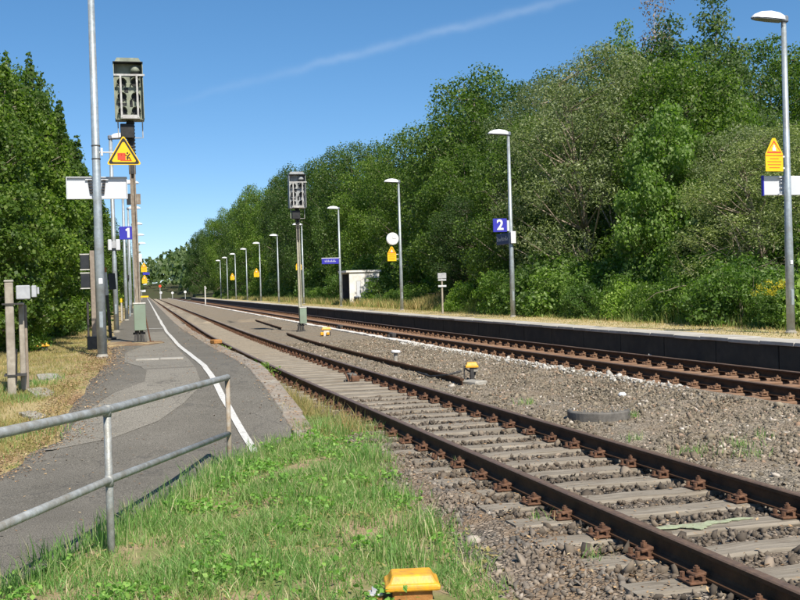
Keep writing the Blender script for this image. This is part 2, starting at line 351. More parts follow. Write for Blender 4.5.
M['bark_birch'] = mat('birch_bark', (0.5, 0.48, 0.44), (0.66, 0.64, 0.6), 5, 0.8, 0, 0.3, 30, dirt=(0.12, 0.1, 0.09), dirt_amt=0.4, dirt_scale=6)

# ------------------------------------------------------------------ mesh helpers
class MB:
    def __init__(s): s.v = []; s.f = []; s.mi = []
    def add(s, vs, fs, mi=0):
        o = len(s.v); s.v += [tuple(p) for p in vs]
        s.f += [tuple(i + o for i in f) for f in fs]; s.mi += [mi] * len(fs); return s
    def box(s, c, size, rot=None, mi=0, taper=1.0):
        hx, hy, hz = size[0] / 2, size[1] / 2, size[2] / 2
        vs = []
        for z, t in ((-hz, 1.0), (hz, taper)):
            for x, y in ((-hx, -hy), (hx, -hy), (hx, hy), (-hx, hy)):
                p = Vector((x * t, y * t, z))
                if rot is not None: p = rot @ p
                vs.append(p + Vector(c))
        return s.add(vs, [(3, 2, 1, 0), (4, 5, 6, 7), (0, 1, 5, 4), (1, 2, 6, 5), (2, 3, 7, 6), (3, 0, 4, 7)], mi)
    def cbox(s, c, size, b=0.01, rot=None, mi=0):
        """box with all edges chamfered"""
        h = [x / 2 for x in size]; idx = {}; vs = []
        for sx in (-1, 1):
            for sy in (-1, 1):
                for sz in (-1, 1):
                    sg = (sx, sy, sz)
                    for a in range(3):
                        p = Vector([sg[k] * (h[k] if k == a else h[k] - b) for k in range(3)])
                        if rot is not None: p = rot @ p
                        idx[sg + (a,)] = len(vs); vs.append(p + Vector(c))
        fs = []
        for a in range(3):
            o1, o2 = [(1, 2), (2, 0), (0, 1)][a]
            for sa in (-1, 1):
                q = []
                for s1, s2 in ((-1, -1), (1, -1), (1, 1), (-1, 1)):
                    sg = [0, 0, 0]; sg[a] = sa; sg[o1] = s1; sg[o2] = s2
                    q.append(idx[tuple(sg) + (a,)])
                fs.append(tuple(q if sa > 0 else q[::-1]))
            for s1 in (-1, 1):
                for s2 in (-1, 1):
                    lo = [0, 0, 0]; lo[o1] = s1; lo[o2] = s2
                    A = list(lo); A[a] = -1; Bq = list(lo); Bq[a] = 1
                    q = [idx[tuple(A) + (o1,)], idx[tuple(Bq) + (o1,)], idx[tuple(Bq) + (o2,)], idx[tuple(A) + (o2,)]]
                    fs.append(tuple(q if s1 * s2 < 0 else q[::-1]))
        for sx in (-1, 1):
            for sy in (-1, 1):
                for sz in (-1, 1):
                    t = [idx[(sx, sy, sz, a)] for a in range(3)]
                    fs.append(tuple(t if sx * sy * sz > 0 else t[::-1]))
        return s.add(vs, fs, mi)
    def tube(s, pts, rad, n=10, mi=0, caps=True):
        pts = [Vector(p) for p in pts]
        if not isinstance(rad, (list, tuple)): rad = [rad] * len(pts)
        vs = []; fs = []; ref = None
        for i, p in enumerate(pts):
            d = (pts[min(i + 1, len(pts) - 1)] - pts[max(i - 1, 0)]).normalized()
            if ref is None: ref = Vector((1, 0, 0)) if abs(d.x) < 0.8 else Vector((0, 0, 1))
            a = (ref - d * ref.dot(d)).normalized(); b = d.cross(a); ref = a
            for k in range(n):
                t = 2 * math.pi * k / n
                vs.append(p + (a * math.cos(t) + b * math.sin(t)) * rad[i])
        for i in range(len(pts) - 1):
            for k in range(n):
                k2 = (k + 1) % n
                fs.append((i * n + k, i * n + k2, (i + 1) * n + k2, (i + 1) * n + k))
        if caps:
            fs.append(tuple(range(n))[::-1]); fs.append(tuple((len(pts) - 1) * n + k for k in range(n)))
        return s.add(vs, fs, mi)
    def lathe(s, prof, n=20, c=(0, 0, 0), mi=0):
        vs = []; fs = []
        for r, z in prof:
            for k in range(n):
                t = 2 * math.pi * k / n; vs.append((c[0] + r * math.cos(t), c[1] + r * math.sin(t), c[2] + z))
        for i in range(len(prof) - 1):
            for k in range(n):
                k2 = (k + 1) % n; fs.append((i * n + k, i * n + k2, (i + 1) * n + k2, (i + 1) * n + k))
        fs.append(tuple(range(n))[::-1]); fs.append(tuple((len(prof) - 1) * n + k for k in range(n)))
        return s.add(vs, fs, mi)
    def prism_y(s, poly, y0, y1, mi=0):
        """outline given in x,z (counter-clockwise seen from -y), thickness along y"""
        n = len(poly)
        vs = [(x, y0, z) for x, z in poly] + [(x, y1, z) for x, z in poly]
        fs = [tuple(range(n)), tuple(range(2 * n - 1, n - 1, -1))]
        for i in range(n):
            j = (i + 1) % n; fs.append((j, i, n + i, n + j))
        return s.add(vs, fs, mi)
    def prism_z(s, poly, z0, z1, mi=0):
        n = len(poly)
        vs = [(x, y, z0) for x, y in poly] + [(x, y, z1) for x, y in poly]
        fs = [tuple(range(n - 1, -1, -1)), tuple(range(n, 2 * n))]
        for i in range(n):
            j = (i + 1) % n; fs.append((i, j, n + j, n + i))
        return s.add(vs, fs, mi)
    def sweep(s, prof, stations, mi=0, mis=None):
        """prof: closed outline [(du,dz)] ; stations: [(u,v,z)] along the line"""
        n = len(prof); vs = []; fs = []; ms = []
        for u, v, z in stations:
            for du, dz in prof: vs.append(W(u + du, v, z + dz))
        for i in range(len(stations) - 1):
            for k in range(n):
                k2 = (k + 1) % n
                fs.append((i * n + k, (i + 1) * n + k, (i + 1) * n + k2, i * n + k2)); ms.append(mis[k] if mis else mi)
        o = len(s.v); s.v += [tuple(p) for p in vs]; s.f += [tuple(i + o for i in f) for f in fs]; s.mi += ms
        last = o + (len(stations) - 1) * n
        s.f.append(tuple(o + k for k in range(n))); s.mi.append(mi)
        s.f.append(tuple(last + k for k in range(n))[::-1]); s.mi.append(mi)
        return s
    def mesh(s, name, mats, smooth=False):
        me = bpy.data.meshes.new(name)
        me.from_pydata(s.v, [], s.f)
        if not isinstance(mats, (list, tuple)): mats = [mats]
        for x in mats: me.materials.append(M[x])
        if len(mats) > 1: me.polygons.foreach_set('material_index', s.mi)
        if smooth: me.polygons.foreach_set('use_smooth', [True] * len(s.f))
        me.update()
        return me

def link(name, me, parent=None, loc=None, rz=None, **props):
    o = bpy.data.objects.new(name, me); COL.objects.link(o)
    if parent is not None: o.parent = parent
    if loc is not None: o.location = loc
    if rz is not None: o.rotation_euler = (0, 0, rz)
    for k, v in props.items(): o[k] = v
    return o
def thing(name, label, cat, loc=(0, 0, 0), rz=0.0, group=None, me=None):
    o = bpy.data.objects.new(name, me); COL.objects.link(o)
    o.location = loc; o.rotation_euler = (0, 0, rz); o['label'] = label; o['category'] = cat
    if group: o['group'] = group
    return o
def structure(name, me, label=None, parent=None):
    o = link(name, me, parent)
    if parent is None: o['kind'] = 'structure'
    if label: o['label'] = label
    return o
CACHE = {}
def cached(key, fn):
    if key not in CACHE: CACHE[key] = fn()
    return CACHE[key]
def np_mesh(name, verts, faces, mats, smooth=False):
    """verts (N,3), faces (M,k) all of one size, or list of such arrays"""
    if not isinstance(faces, list): faces = [faces]
    me = bpy.data.meshes.new(name)
    me.vertices.add(len(verts)); me.vertices.foreach_set('co', np.asarray(verts, np.float32).ravel())
    idx = np.concatenate([f.ravel() for f in faces]).astype(np.int32)
    cnt = np.concatenate([np.full(len(f), f.shape[1]) for f in faces]).astype(np.int32)
    st = np.concatenate([[0], np.cumsum(cnt)[:-1]]).astype(np.int32)
    me.loops.add(len(idx)); me.loops.foreach_set('vertex_index', idx)
    me.polygons.add(len(cnt)); me.polygons.foreach_set('loop_start', st)
    try: me.polygons.foreach_set('loop_total', cnt)
    except Exception: pass
    if not isinstance(mats, (list, tuple)): mats = [mats]
    for x in mats: me.materials.append(M[x])
    if smooth: me.polygons.foreach_set('use_smooth', np.ones(len(cnt), bool))
    me.update(calc_edges=True); me.validate()
    return me
RNG = np.random.default_rng(11)
def strip_mesh(name, us, vs, zf, mats, mifn=None, rough=0.0):
    """grid sheet over u,v with height zf(u,v)"""
    nu, nv = len(us), len(vs)
    V = np.zeros((nu * nv, 3)); k = 0
    for v in vs:
        for u in us:
            V[k] = W(u, v, zf(u, v)); k += 1
    if rough: V[:, 2] += RNG.normal(0, rough, nu * nv)
    F = []; mi = []
    for j in range(nv - 1):
        for i in range(nu - 1):
            F.append((j * nu + i, j * nu + i + 1, (j + 1) * nu + i + 1, (j + 1) * nu + i))
            if mifn: mi.append(mifn((us[i] + us[i + 1]) / 2, (vs[j] + vs[j + 1]) / 2))
    me = np_mesh(name, V, np.array(F), mats)
    if mifn: me.polygons.foreach_set('material_index', mi)
    return me
def fr(a, b, st): return list(np.arange(a, b + st * 0.5, st))
VLONG = fr(60, 120, 6) + fr(130, 300, 15) + fr(330, 600, 45)

# ================================================================== LARGE STRUCTURE
# ---- ground: one sheet to the horizon
def zG(u, v):
    if -12 < u < 17: return -0.62
    if u <= -12: return 0.33 + 5.0 * sm(-u, 40, 140)
    z = zR(u) - 0.05 + 10.0 * sm(u, 60, 220)
    return z + 0.0
def zGround(u, v):
    z = zG(u, v)
    # the wooded ridge the line runs towards
    rid = sm(v, 330, 560) * (2 + 11 * sm(u, -60, 70))
    return z + rid
us = [-1500, -700, -300, -180, -120, -80, -50, -30, -20, -12.05, -11.95, -6, 0, 6, 12, 16.95, 17.05, 20, 24, 30, 36, 44, 60, 90, 130, 180, 260, 400, 800, 1600]
vs = [-400, -100, -30, -10, 0, 10, 20, 30, 40, 50, 60, 80, 100, 130, 160, 200, 250, 300, 350, 400, 450, 500, 560, 640, 800, 1200, 2600]
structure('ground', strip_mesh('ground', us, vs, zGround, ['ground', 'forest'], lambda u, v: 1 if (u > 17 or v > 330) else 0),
          'wide ground under the station rising to woods behind the far platform')

# ---- left verge
def vergeL(v): return float(np.interp(v, [2, 6, 8, 9.5, 10.5, 11.5, 12.4, 12.9, 14.7, 15.9, 17.7, 19.5, 1000], [-9.8, -5.2, -3.8, -2.4, -1.6, -1.09, -.88, -.58, -.46, -.38, -.14, -.02, 0]))
def zVerge(u, v): return zV(u, v)
me = strip_mesh('verge', [-12, -9, -7, -5.5, -4.5, -3.8, -3.2, -2.7, -2.3, -1.9, -1.5, -1.2, -.9, -.6, -.3, .05, .3], fr(2, 60, .5) + VLONG, lambda u, v: zV(u, v) - .09 * sm(u, vergeL(v) + .02, vergeL(v) + .4), ['dry'], None, 0.012)
structure('verge', me, 'dry straw coloured verge left of the near platform')

# ---- track bed sheets
def zBed(u, v):
    a = [2.2, 2.55, 2.75, 3.12, 5.35, 5.6, 6.2, 7.4, 8.2, 8.45, 8.60, 8.75, 11.1, 11.52]
    near = -0.218 if v < 15 else float(np.interp(v, [16, 31], [-0.218, -0.168]))
    lft = -0.24 if v < 18 else -0.26
    z = [lft, lft + .035, -.178, near + .03 if v < 16 else near, near, -.185, -.175, -.165, -.13, -.075, -.07, -.155, -.15, -.14]
    return float(np.interp(u, a, z))
bedu = [2.2, 2.4, 2.55, 2.75, 2.86, 3.0, 3.12, 3.3, 3.6, 4.1, 4.6, 5.1, 5.35, 5.6, 5.9, 6.2, 6.6, 7.0, 7.4, 7.8, 8.2, 8.45, 8.60, 8.75, 9.2, 9.8, 10.4, 11.1, 11.53]
def bedmi(u, v):
    if u < 3.2: return 4
    if u < 5.35: return 2 if v > 21 else 1
    if u < 8.6: return 0
    return 3
me = strip_mesh('ballast_bed', bedu, fr(0, 60, .5) + VLONG, zBed, ['bed_mid', 'bed_near', 'bed_sand', 'bed_rust', 'bed_side'], bedmi, 0.008)
structure('ballast_bed', me, 'brown grey ballast bed under and between the two tracks')

# ---- near platform / path surface
NEAR_R = [(2.0, -2.9), (3.5, -2.2), (5.2, -1.5), (7.16, -.54), (8.04, -.12), (8.55, .17), (9.89, .82), (10.5, 1.12), (11.1, 1.42), (11.75, 1.68), (12.2, 2.10), (12.8, 2.19), (13.8, 2.21), (15, 2.215), (18, 2.22), (1000, 2.22)]
NEAR_L = [(2.0, -9.8), (6, -5.2), (8, -3.8), (9.5, -2.4), (10.5, -1.6), (11.5, -1.09), (12.4, -.88), (12.9, -.58), (14.7, -.46), (15.9, -.38), (17.7, -.14), (19.5, -.02), (22.2, .02), (24, .02), (26, -.02), (1000, -.05)]
def eR(v): return float(np.interp(v, [a for a, b in NEAR_R], [b for a, b in NEAR_R]))
def eL(v): return float(np.interp(v, [a for a, b in NEAR_L], [b for a, b in NEAR_L]))
random.seed(3)
vv = fr(3, 26, .25) + fr(27, 60, 1) + VLONG
V = []; F = []
NU = 9
for j, v in enumerate(vv):
    l = eL(v) + (random.uniform(-.05, .05) if v < 26 else 0); r = eR(v)
    for i in range(NU):
        u = l + (r - l) * i / (NU - 1)
        V.append(W(u, v, zA(v) + (-.035 if i == 0 else 0.0)))
for j in range(len(vv) - 1):
    for i in range(NU - 1):
        F.append((j * NU + i, j * NU + i + 1, (j + 1) * NU + i + 1, (j + 1) * NU + i))
plat1 = structure('near_platform', np_mesh('near_platform', np.array(V), np.array(F), 'asphalt'), 'worn grey asphalt platform and path on the left side')
# solid body under it and face towards the rails
mb = MB()
st = [(2.48, v, zA(v)) for v in fr(14.0, 60, 2) + VLONG]
mb.sweep([(-2.2, -.9), (0, -.9), (0, -.145), (-2.2, -.145)], st)
structure('platform_face', mb.mesh('platform_face', 'conc_dark'), parent=plat1)

def drape(name, poly, mat_, dz, parent, label=None, step=.35):
    """flat patch given by u,v outline rows [(v,u0,u1)] laid on the pavement"""
    V = []; F = []; n = 4
    rows = []
    for (v0, a0, b0), (v1, a1, b1) in zip(poly[:-1], poly[1:]):
        k = max(1, int((v1 - v0) / step))
        for i in range(k):
            t = i / k; rows.append((v0 + (v1 - v0) * t, a0 + (a1 - a0) * t, b0 + (b1 - b0) * t))
    rows.append(poly[-1])
    for v, a, b in rows:
        for i in range(n + 1): V.append(W(a + (b - a) * i / n, v, zA(v) + dz))
    for j in range(len(rows) - 1):
        for i in range(n): F.append((j * (n + 1) + i, j * (n + 1) + i + 1, (j + 1) * (n + 1) + i + 1, (j + 1) * (n + 1) + i))
    o = link(name, np_mesh(name, np.array(V), np.array(F), mat_), parent)
    if label: o['label'] = label
    return o
drape('asphalt_patch', [(12.4, -.72, -.60), (12.8, -.52, .05), (13.5, -.42, .62), (14.4, -.20, 1.0), (15.3, .10, 1.28), (16.0, .55, 1.36), (17.2, .62, 1.40), (18.2, .52, 1.42), (19.4, .30, 1.44), (22.5, .35, 1.46), (26, .9, 1.50), (29, .95, 1.52), (34, 1.0, 1.54)], 'asphalt_pale', .005, plat1, 'pale grey asphalt patch left of the white line')
rr = []
random.seed(5)
for v in fr(11.55, 60, .5) + VLONG[:20]:
    w = .045 if v < 40 else .055
    c = 1.565 + .14 * sm(v, 20, 45) + .008 * math.sin(v * .7) + random.uniform(-.005, .005)
    rr.append((v, c - w, c + w))
drape('white_line', rr, 'line', .010, plat1, 'white safety line painted along the near platform')
drape('cross_line', [(37.0, .75, 1.62), (37.3, .75, 1.62)], 'line', .0135, plat1, 'thin white line across the platform')
mb = MB()
for i in range(2): mb.cbox(W(.72 + .44 * i, 19.8, PZ1 - .04), (.43, .32, .13), .012, Matrix.Rotation(head(20) - .06, 3, 'Z'))
link('concrete_strip', mb.mesh('concrete_strip', 'concrete'), plat1, label='pale concrete strip set across the asphalt')
mb = MB(); mb.prism_z([(-.6, -.9), (.35, -1.1), (.75, -.3), (.7, .5), (-.4, .9), (-.8, .1)], -.05, .022)
o = link('earth_patch', mb.mesh('earth_patch', 'litter'), plat1, label='brown earth patch around the signal foot'); o.location = W(.55, 26.6, PZ1)
# edging stones along the near platform edge (one object each), the far rest as one part
random.seed(9)
def kerb_mesh():
    return MB().cbox((0, 0, -.075), (.27, .985, .15), .012).mesh('edge_stone', 'kerb')
km = kerb_mesh()
v = 12.0
while v < 66:
    z = zA(v); z2 = zA(v + .5); z1 = zA(v - .5)
    o = link('edge_stone', km, plat1)
    o.location = W(2.345 + random.uniform(-.012, .012) - .03 * sm(14 - v, 0, 2), v, z + .012 + random.uniform(-.006, .008))
    o.rotation_euler = (math.atan2(z2 - z1, 1.0), random.uniform(-.012, .012), head(v) + random.uniform(-.012, .012))
    v += 1.0
mb = MB(); mb.sweep([(-.135, -.15), (.135, -.15), (.135, 0), (-.135, 0)], [(2.345, v, PZ1 + .012) for v in fr(65.5, 66, .5) + VLONG[2:]])
link('edge_stone_row', mb.mesh('edge_stone_row', 'kerb'), plat1, kind='stuff')

# ---- far platform
random.seed(12)
V2END = 260
mb = MB(); st2 = [(0, v, 0) for v in fr(4, 60, 2) + [x for x in VLONG if x <= V2END]]
prof = [(11.66, -.7), (17.1, -.7), (17.1, PZ2 - .035), (12.22, PZ2 - .035), (12.22, PZ2 - .14), (11.66, PZ2 - .14)]
mb.sweep(prof, st2)
plat2 = structure('far_platform', mb.mesh('far_platform', 'straw'), 'far platform with dark concrete wall and straw covered top')
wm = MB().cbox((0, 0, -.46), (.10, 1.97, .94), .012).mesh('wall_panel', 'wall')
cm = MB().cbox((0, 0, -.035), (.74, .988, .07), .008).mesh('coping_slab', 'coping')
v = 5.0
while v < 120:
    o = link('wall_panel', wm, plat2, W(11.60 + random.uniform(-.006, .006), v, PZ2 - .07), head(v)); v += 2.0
v = 5.0
while v < 105:
    o = link('coping_slab', cm, plat2, W(11.88 + random.uniform(-.008, .008), v, PZ2 + .004 + random.uniform(-.006, .006)), head(v) + random.uniform(-.006, .006))
    v += 1.0
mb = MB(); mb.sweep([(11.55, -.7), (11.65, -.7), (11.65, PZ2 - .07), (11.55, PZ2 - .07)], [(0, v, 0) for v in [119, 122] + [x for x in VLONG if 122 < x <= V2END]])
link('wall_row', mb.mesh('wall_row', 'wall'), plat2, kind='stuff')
mb = MB(); mb.sweep([(11.51, PZ2 - .066), (12.25, PZ2 - .066), (12.25, PZ2 + .004), (11.51, PZ2 + .004)], [(0, v, 0) for v in [104.5, 108] + [x for x in VLONG if 108 < x <= V2END]])
link('coping_row', mb.mesh('coping_row', 'coping'), plat2, kind='stuff')

# ---- tracks
RAILP = [(-.0625, -.149), (.0625, -.149), (.0625, -.136), (.022, -.122), (.0075, -.108), (.0075, -.042), (.034, -.032), (.0345, -.008), (.026, 0.0), (-.026, 0.0), (-.0345, -.008), (-.034, -.032), (-.0075, -.042), (-.0075, -.108), (-.022, -.122), (-.0625, -.136)]
RAILMI = [0] * 16
for i in (7, 8, 9): RAILMI[i] = 1
VR = fr(.5, 60, 1.0) + VLONG
def fasten_mesh(key, mt):
    mb = MB()
    mb.cbox((0, 0, .008), (.36, .16, .016), .004)                       # ribbed base plate
    for s in (-1, 1):
        mb.box((s * .083, 0, .030), (.022, .15, .030))                   # rib
        mb.cbox((s * .083, 0, .050), (.095, .105, .022), .006, Matrix.Rotation(s * .16, 3, 'Y'))   # clamp
        mb.box((s * .052, .036, .040), (.05, .022, .03)); mb.box((s * .052, -.036, .040), (.05, .022, .03))
        mb.tube([(s * .088, 0, .03), (s * .088, 0, .098)], .012, 6)      # bolt
        mb.tube([(s * .088, 0, .062), (s * .088, 0, .086)], .022, 6)     # nut
        for t in (-1, 1):
            mb.tube([(s * .155, t * .052, .012), (s * .155, t * .052, .05)], .017, 6)   # screw spike
    return mb.mesh(key, mt)
def sleeper_mesh(key, mt, seed):
    random.seed(seed)
    mb = MB(); n = 14; L_ = 2.6
    vs = []; fs = []
    for i in range(n + 1):
        x = -L_ / 2 + L_ * i / n
        w = .128 + random.uniform(-.006, .006); t = random.uniform(-.007, .004)
        for y, z in ((-w, -.17), (w, -.17), (w, -.018 + t), (w - .02, t), (.04, t + random.uniform(-.004, .004)), (-.04, t + random.uniform(-.004, .004)), (-w + .02, t), (-w, -.018 + t)):
            vs.append((x, y, z))
    for i in range(n):
        for k in range(8):
            k2 = (k + 1) % 8; fs.append((i * 8 + k, i * 8 + k2, (i + 1) * 8 + k2, (i + 1) * 8 + k))
    fs.append(tuple(range(8))[::-1]); fs.append(tuple(n * 8 + k for k in range(8)))
    mb.add(vs, fs)
    return mb.mesh(key, mt)
def build_track(label, uc, z0, sl, fm, fs_key, vstart, vind, vend):
    t = thing('railway_track', label, 'railway track', W(uc, 2.0, z0 - .17))
    t_inv = Vector(t.location)
    for s in (-1, 1):
        mb = MB(); mb.sweep(RAILP, [(uc + s * .752, v, z0) for v in VR], 0, RAILMI)
        me = mb.mesh('rail', ['rail', 'rail_top']); me.transform(Matrix.Translation(-t_inv))
        link('rail', me, t)
    sms = [sleeper_mesh('sleeper', sl, 20 + i) for i in range(4)]
    fme = fasten_mesh('rail_fastening', fm)
    random.seed(31)
    v = vstart
    while v < vind:
        o = link('sleeper', random.choice(sms), t)
        o.location = W(uc + random.uniform(-.03, .03), v + random.uniform(-.015, .015), z0 - .168 + random.uniform(-.006, .002)) - t_inv
        o.rotation_euler = (random.uniform(-.01, .01), random.uniform(-.004, .004), head(v) + random.uniform(-.012, .012))
        if random.random() < .5: o.rotation_euler.z += math.pi
        for s in (-1, 1):
            f = link('rail_fastening', fme, o)
            a = o.rotation_euler.z
            flip = -1 if abs(a) > 1.5 else 1
            f.rotation_euler = (0, 0, random.choice((0, math.pi)) + random.uniform(-.05, .05)); f.scale = (random.uniform(.92, 1.04), random.uniform(.9, 1.08), random.uniform(.85, 1.1))
            f.location = (flip * (uc + s * .752 + bend(v) - (o.location.x + t_inv.x)), 0, .003)
        v += .6
    mb = MB()
    while v < vend:
        mb.box(W(uc, v, z0 - .248), (2.6, .26, .16), Matrix.Rotation(head(v), 3, 'Z'))
        for s in (-1, 1):
            for q in (-1, 1): mb.box(W(uc + s * .752 + q * .09, v, z0 - .13), (.07, .11, .07), None, 1)
        v += .6
    me = mb.mesh('sleeper_row', [sl, fm]); me.transform(Matrix.Translation(-t_inv))
    link('sleeper_row', me, t, kind='stuff')
    return t
track1 = build_track('nearer track with weathered pale sleepers and rusty brown rails', C1, 0.0, 'sleeper', 'rust', 'f1', 4.749 - .6 * 5, 58, 200)
track2 = build_track('farther track below the dark platform wall with rust brown sleepers', C2, Z2, 'sleeper2', 'rust_dust', 'f2', 8.0, 80, 220)
# lime paint on one sleeper of the near track
mb = MB(); random.seed(4)
for cx, cy, rx, ry in ((-.16, .03, .15, .05), (.02, -.005, .13, .075), (.02, -.06, .06, .05), (.22, .03, .16, .05), (.42, .055, .12, .035)):
    kz = len(mb.v) * 2e-5
    mb.prism_z([(cx + rx * random.uniform(.6, 1.15) * math.cos(a * .45), cy + ry * random.uniform(.55, 1.2) * math.sin(a * .45)) for a in range(14)], 0, .004 + kz)
lp = link('paint_mark', mb.mesh('paint_mark', 'lime'), track1, label='splash of lime green paint on a sleeper')
lp.location = W(3.98, 6.56, -.163) - Vector(track1.location)

# ---- cable trough lids beside the far track
tm = MB().cbox((0, 0, -.05), (.26, .49, .10), .012).mesh('trough_lid', 'trough')
tr = thing('cable_trough', 'long white concrete cable trough along the far track', 'cable trough', W(8.62, 16.0, -.05))
ti = Vector(tr.location); random.seed(8)
v = 16.0
while v < 136:
    far = sm(v, 20, 34)
    o = link('trough_lid', tm, tr, W(8.60 + random.uniform(-.012, .012), v, -.088 + .052 * far + random.uniform(-.014, .012)) - ti, head(v) + random.uniform(-.03, .03))
    o.rotation_euler.y = random.uniform(-.04, .04)
    v += .5
mb = MB(); mb.sweep([(8.47, -.12), (8.73, -.12), (8.73, -.03), (8.47, -.03)], [(0, v, 0) for v in [135.8] + [x for x in VLONG if x > 140]])
me = mb.mesh('trough_lid_row', 'trough'); me.transform(Matrix.Translation(-ti)); link('trough_lid_row', me, tr, kind='stuff')

# ---- foreground grass mound
def gL(v): return eR(v) - .10
def gR(v): return float(np.interp(v, [2, 5.5, 5.9, 8.35, 9.5, 11.8, 12.8, 13.4, 14.2, 15.0], [2.25, 2.25, 2.36, 2.55, 2.72, 3.05, 3.2, 2.95, 2.72, 2.6]))
def zM(u, v):
    l, r = gL(v), gR(v); t = (u - l) / max(r - l, .01)
    return -.225 + .05 * math.sin(math.pi * min(max(t, 0), 1)) + .02 * math.sin(u * 3.1 + v * 1.7) + .015 * math.sin(u * 7 - v * 2.3) - .05 * sm(t, .9, 1.15) + (zA(v) + .2) * .55 * sm(v, 12, 14) * (1 - sm(t, .2, 1))
V = []; F = []; vv = fr(2.5, 14.6, .2); NU = 22
for v in vv:
    l, r = gL(v) - .05, gR(v) + .12
    for i in range(NU):
        u = l + (r - l) * i / (NU - 1)
        V.append(W(u, v, zM(u, v) - (.06 if i in (0, NU - 1) else 0)))
for j in range(len(vv) - 1):
    for i in range(NU - 1): F.append((j * NU + i, j * NU + i + 1, (j + 1) * NU + i + 1, (j + 1) * NU + i))
structure('grass_bank', np_mesh('grass_bank', np.array(V), np.array(F), 'soil', True), 'low grassy bank between the path and the near track')

# ================================================================== TREES
def leaf_cloud(rng, centers, radii, n, size, zsq=0.85, shell=0.55, aspect=0.62, up=0.35):
    centers = np.asarray(centers, float); radii = np.asarray(radii, float)
    pr = radii ** 2; pr /= pr.sum()
    bi = rng.choice(len(centers), n, p=pr)
    d = rng.normal(size=(n, 3)); d /= np.linalg.norm(d, axis=1)[:, None]
    rad = radii[bi] * (shell + (1 - shell) * rng.random(n) ** 0.6) * rng.normal(1, .16, n)
    P = centers[bi] + d * rad[:, None] * np.array([1, 1, zsq])
    nrm = d * .55 + rng.normal(size=(n, 3)) * .65 + np.array([0, 0, up])
    nrm /= np.linalg.norm(nrm, axis=1)[:, None]
    t = rng.normal(size=(n, 3)); t -= nrm * (t * nrm).sum(1)[:, None]; t /= np.linalg.norm(t, axis=1)[:, None]
    b = np.cross(nrm, t)
    s = size * rng.uniform(.6, 1.35, n)
    a = t * s[:, None] * .5; w = b * (s * aspect)[:, None] * .5
    fold = nrm * (s * .10)[:, None]
    verts = np.stack([P - a, P + w + fold, P + a, P - w + fold], 1).reshape(-1, 3)
    faces = np.arange(n * 4).reshape(n, 4)
    return verts, faces

def tree_meshes(key, h, R, base, nb, br, nleaf, ls, seed, lm, bm='bark', shape='round', tr=.14, stems=1, lean=0.0, twigs=0, aspect=.62, zsq=.85):
    if key in CACHE: return CACHE[key]
    rng = np.random.default_rng(seed)
    cs, rs = [], []; tries = 0
    while len(cs) < nb and tries < 8000:
        tries += 1
        t = rng.random()
        if shape == 'round': prof = math.sqrt(max(0, 1 - (2 * t - 1) ** 2)) ** .7
        elif shape == 'tall': prof = (.45 + .55 * math.sin(math.pi * min(1, t * 1.15))) * (1 - t ** 4)
        elif shape == 'spire': prof = min(1.0, 1.6 * (1 - t)) ** .85 * (1.0 if t < .85 else .55)
        elif shape == 'cone': prof = (1 - t) ** .8
        elif shape == 'bush': prof = math.sqrt(max(0, 1 - t * t))
        elif shape == 'full': prof = (1 - t ** 3.2) ** .6
        a = rng.random() * 2 * math.pi; q = math.sqrt(rng.random()) * prof
        r = br * rng.uniform(.6, 1.3)
        p = np.array([q * R * math.cos(a), q * R * math.sin(a), base + (h - base) * t * .97])
        if all(np.linalg.norm(p - c) > (.7 if shape == 'spire' else .58) * (r + r2) for c, r2 in zip(cs, rs)):
            cs.append(p); rs.append(r)
    if shape == 'spire':
        for k in range(16):
            a = rng.random() * 6.283; q = R * .75 * math.sqrt(rng.random()); zt = base + (h - base) * (1.0 - .42 * (q / R)) * rng.uniform(.9, 1.02)
            for j in range(4):
                cs.append(np.array([q * math.cos(a), q * math.sin(a), zt + .2 * j])); rs.append(.19 - .035 * j)
    V, F = leaf_cloud(rng, cs, rs, nleaf, ls, zsq, .5, aspect)
    V[:, 2] = np.maximum(V[:, 2], .02)
    crown = np_mesh('crown', V, F, lm)
    mb = MB(); rnd = random.Random(seed)
    trunks = []
    for s in range(stems):
        a0 = rnd.random() * 6.28; off = 0 if stems == 1 else .25
        p0 = Vector((off * math.cos(a0), off * math.sin(a0), -.25)); sp = 0 if stems == 1 else R * .38
        top = Vector((sp * math.cos(a0) + lean, sp * math.sin(a0), h * (.86 if shape != 'bush' else .6)))
        pts = []; n = 8
        for i in range(n + 1):
            t = i / n
            pts.append(p0.lerp(top, t) + Vector((rnd.uniform(-1, 1), rnd.uniform(-1, 1), 0)) * h * .012 * (1 if 0 < i else 0))
        r0 = tr if stems == 1 else tr * .62
        mb.tube(pts, [r0 * (1.25 if i == 0 else 1) * (1 - .88 * i / n) for i in range(n + 1)], 7)
        trunks.append(pts)
    for c, r in zip(cs, rs):
        if shape == 'spire' and r < .15: continue
        pts = min(trunks, key=lambda tk: (tk[4] - Vector(c)).length)
        zt = max(c[2] - .5 * math.hypot(c[0], c[1]) - .2 * r, base * .5)
        q = min(pts, key=lambda p: abs(p.z - zt))
        mid = q.lerp(Vector(c), .55) + Vector((rnd.uniform(-.1, .1) * r, rnd.uniform(-.1, .1) * r, -.12 * r))
        r0 = tr * .32 * (1 - .5 * q.z / h)
        mb.tube([q, mid, Vector(c)], [r0, r0 * .65, r0 * .28], 5, caps=False)
        for k in range(twigs):
            d = Vector((rnd.gauss(0, 1), rnd.gauss(0, 1), rnd.gauss(.3, .8))).normalized() * r * .9
            mb.tube([Vector(c), Vector(c) + d], [r0 * .28, r0 * .1], 3, caps=False)
    trunk = mb.mesh('trunk', bm, True)
    CACHE[key] = (trunk, crown)
    return CACHE[key]
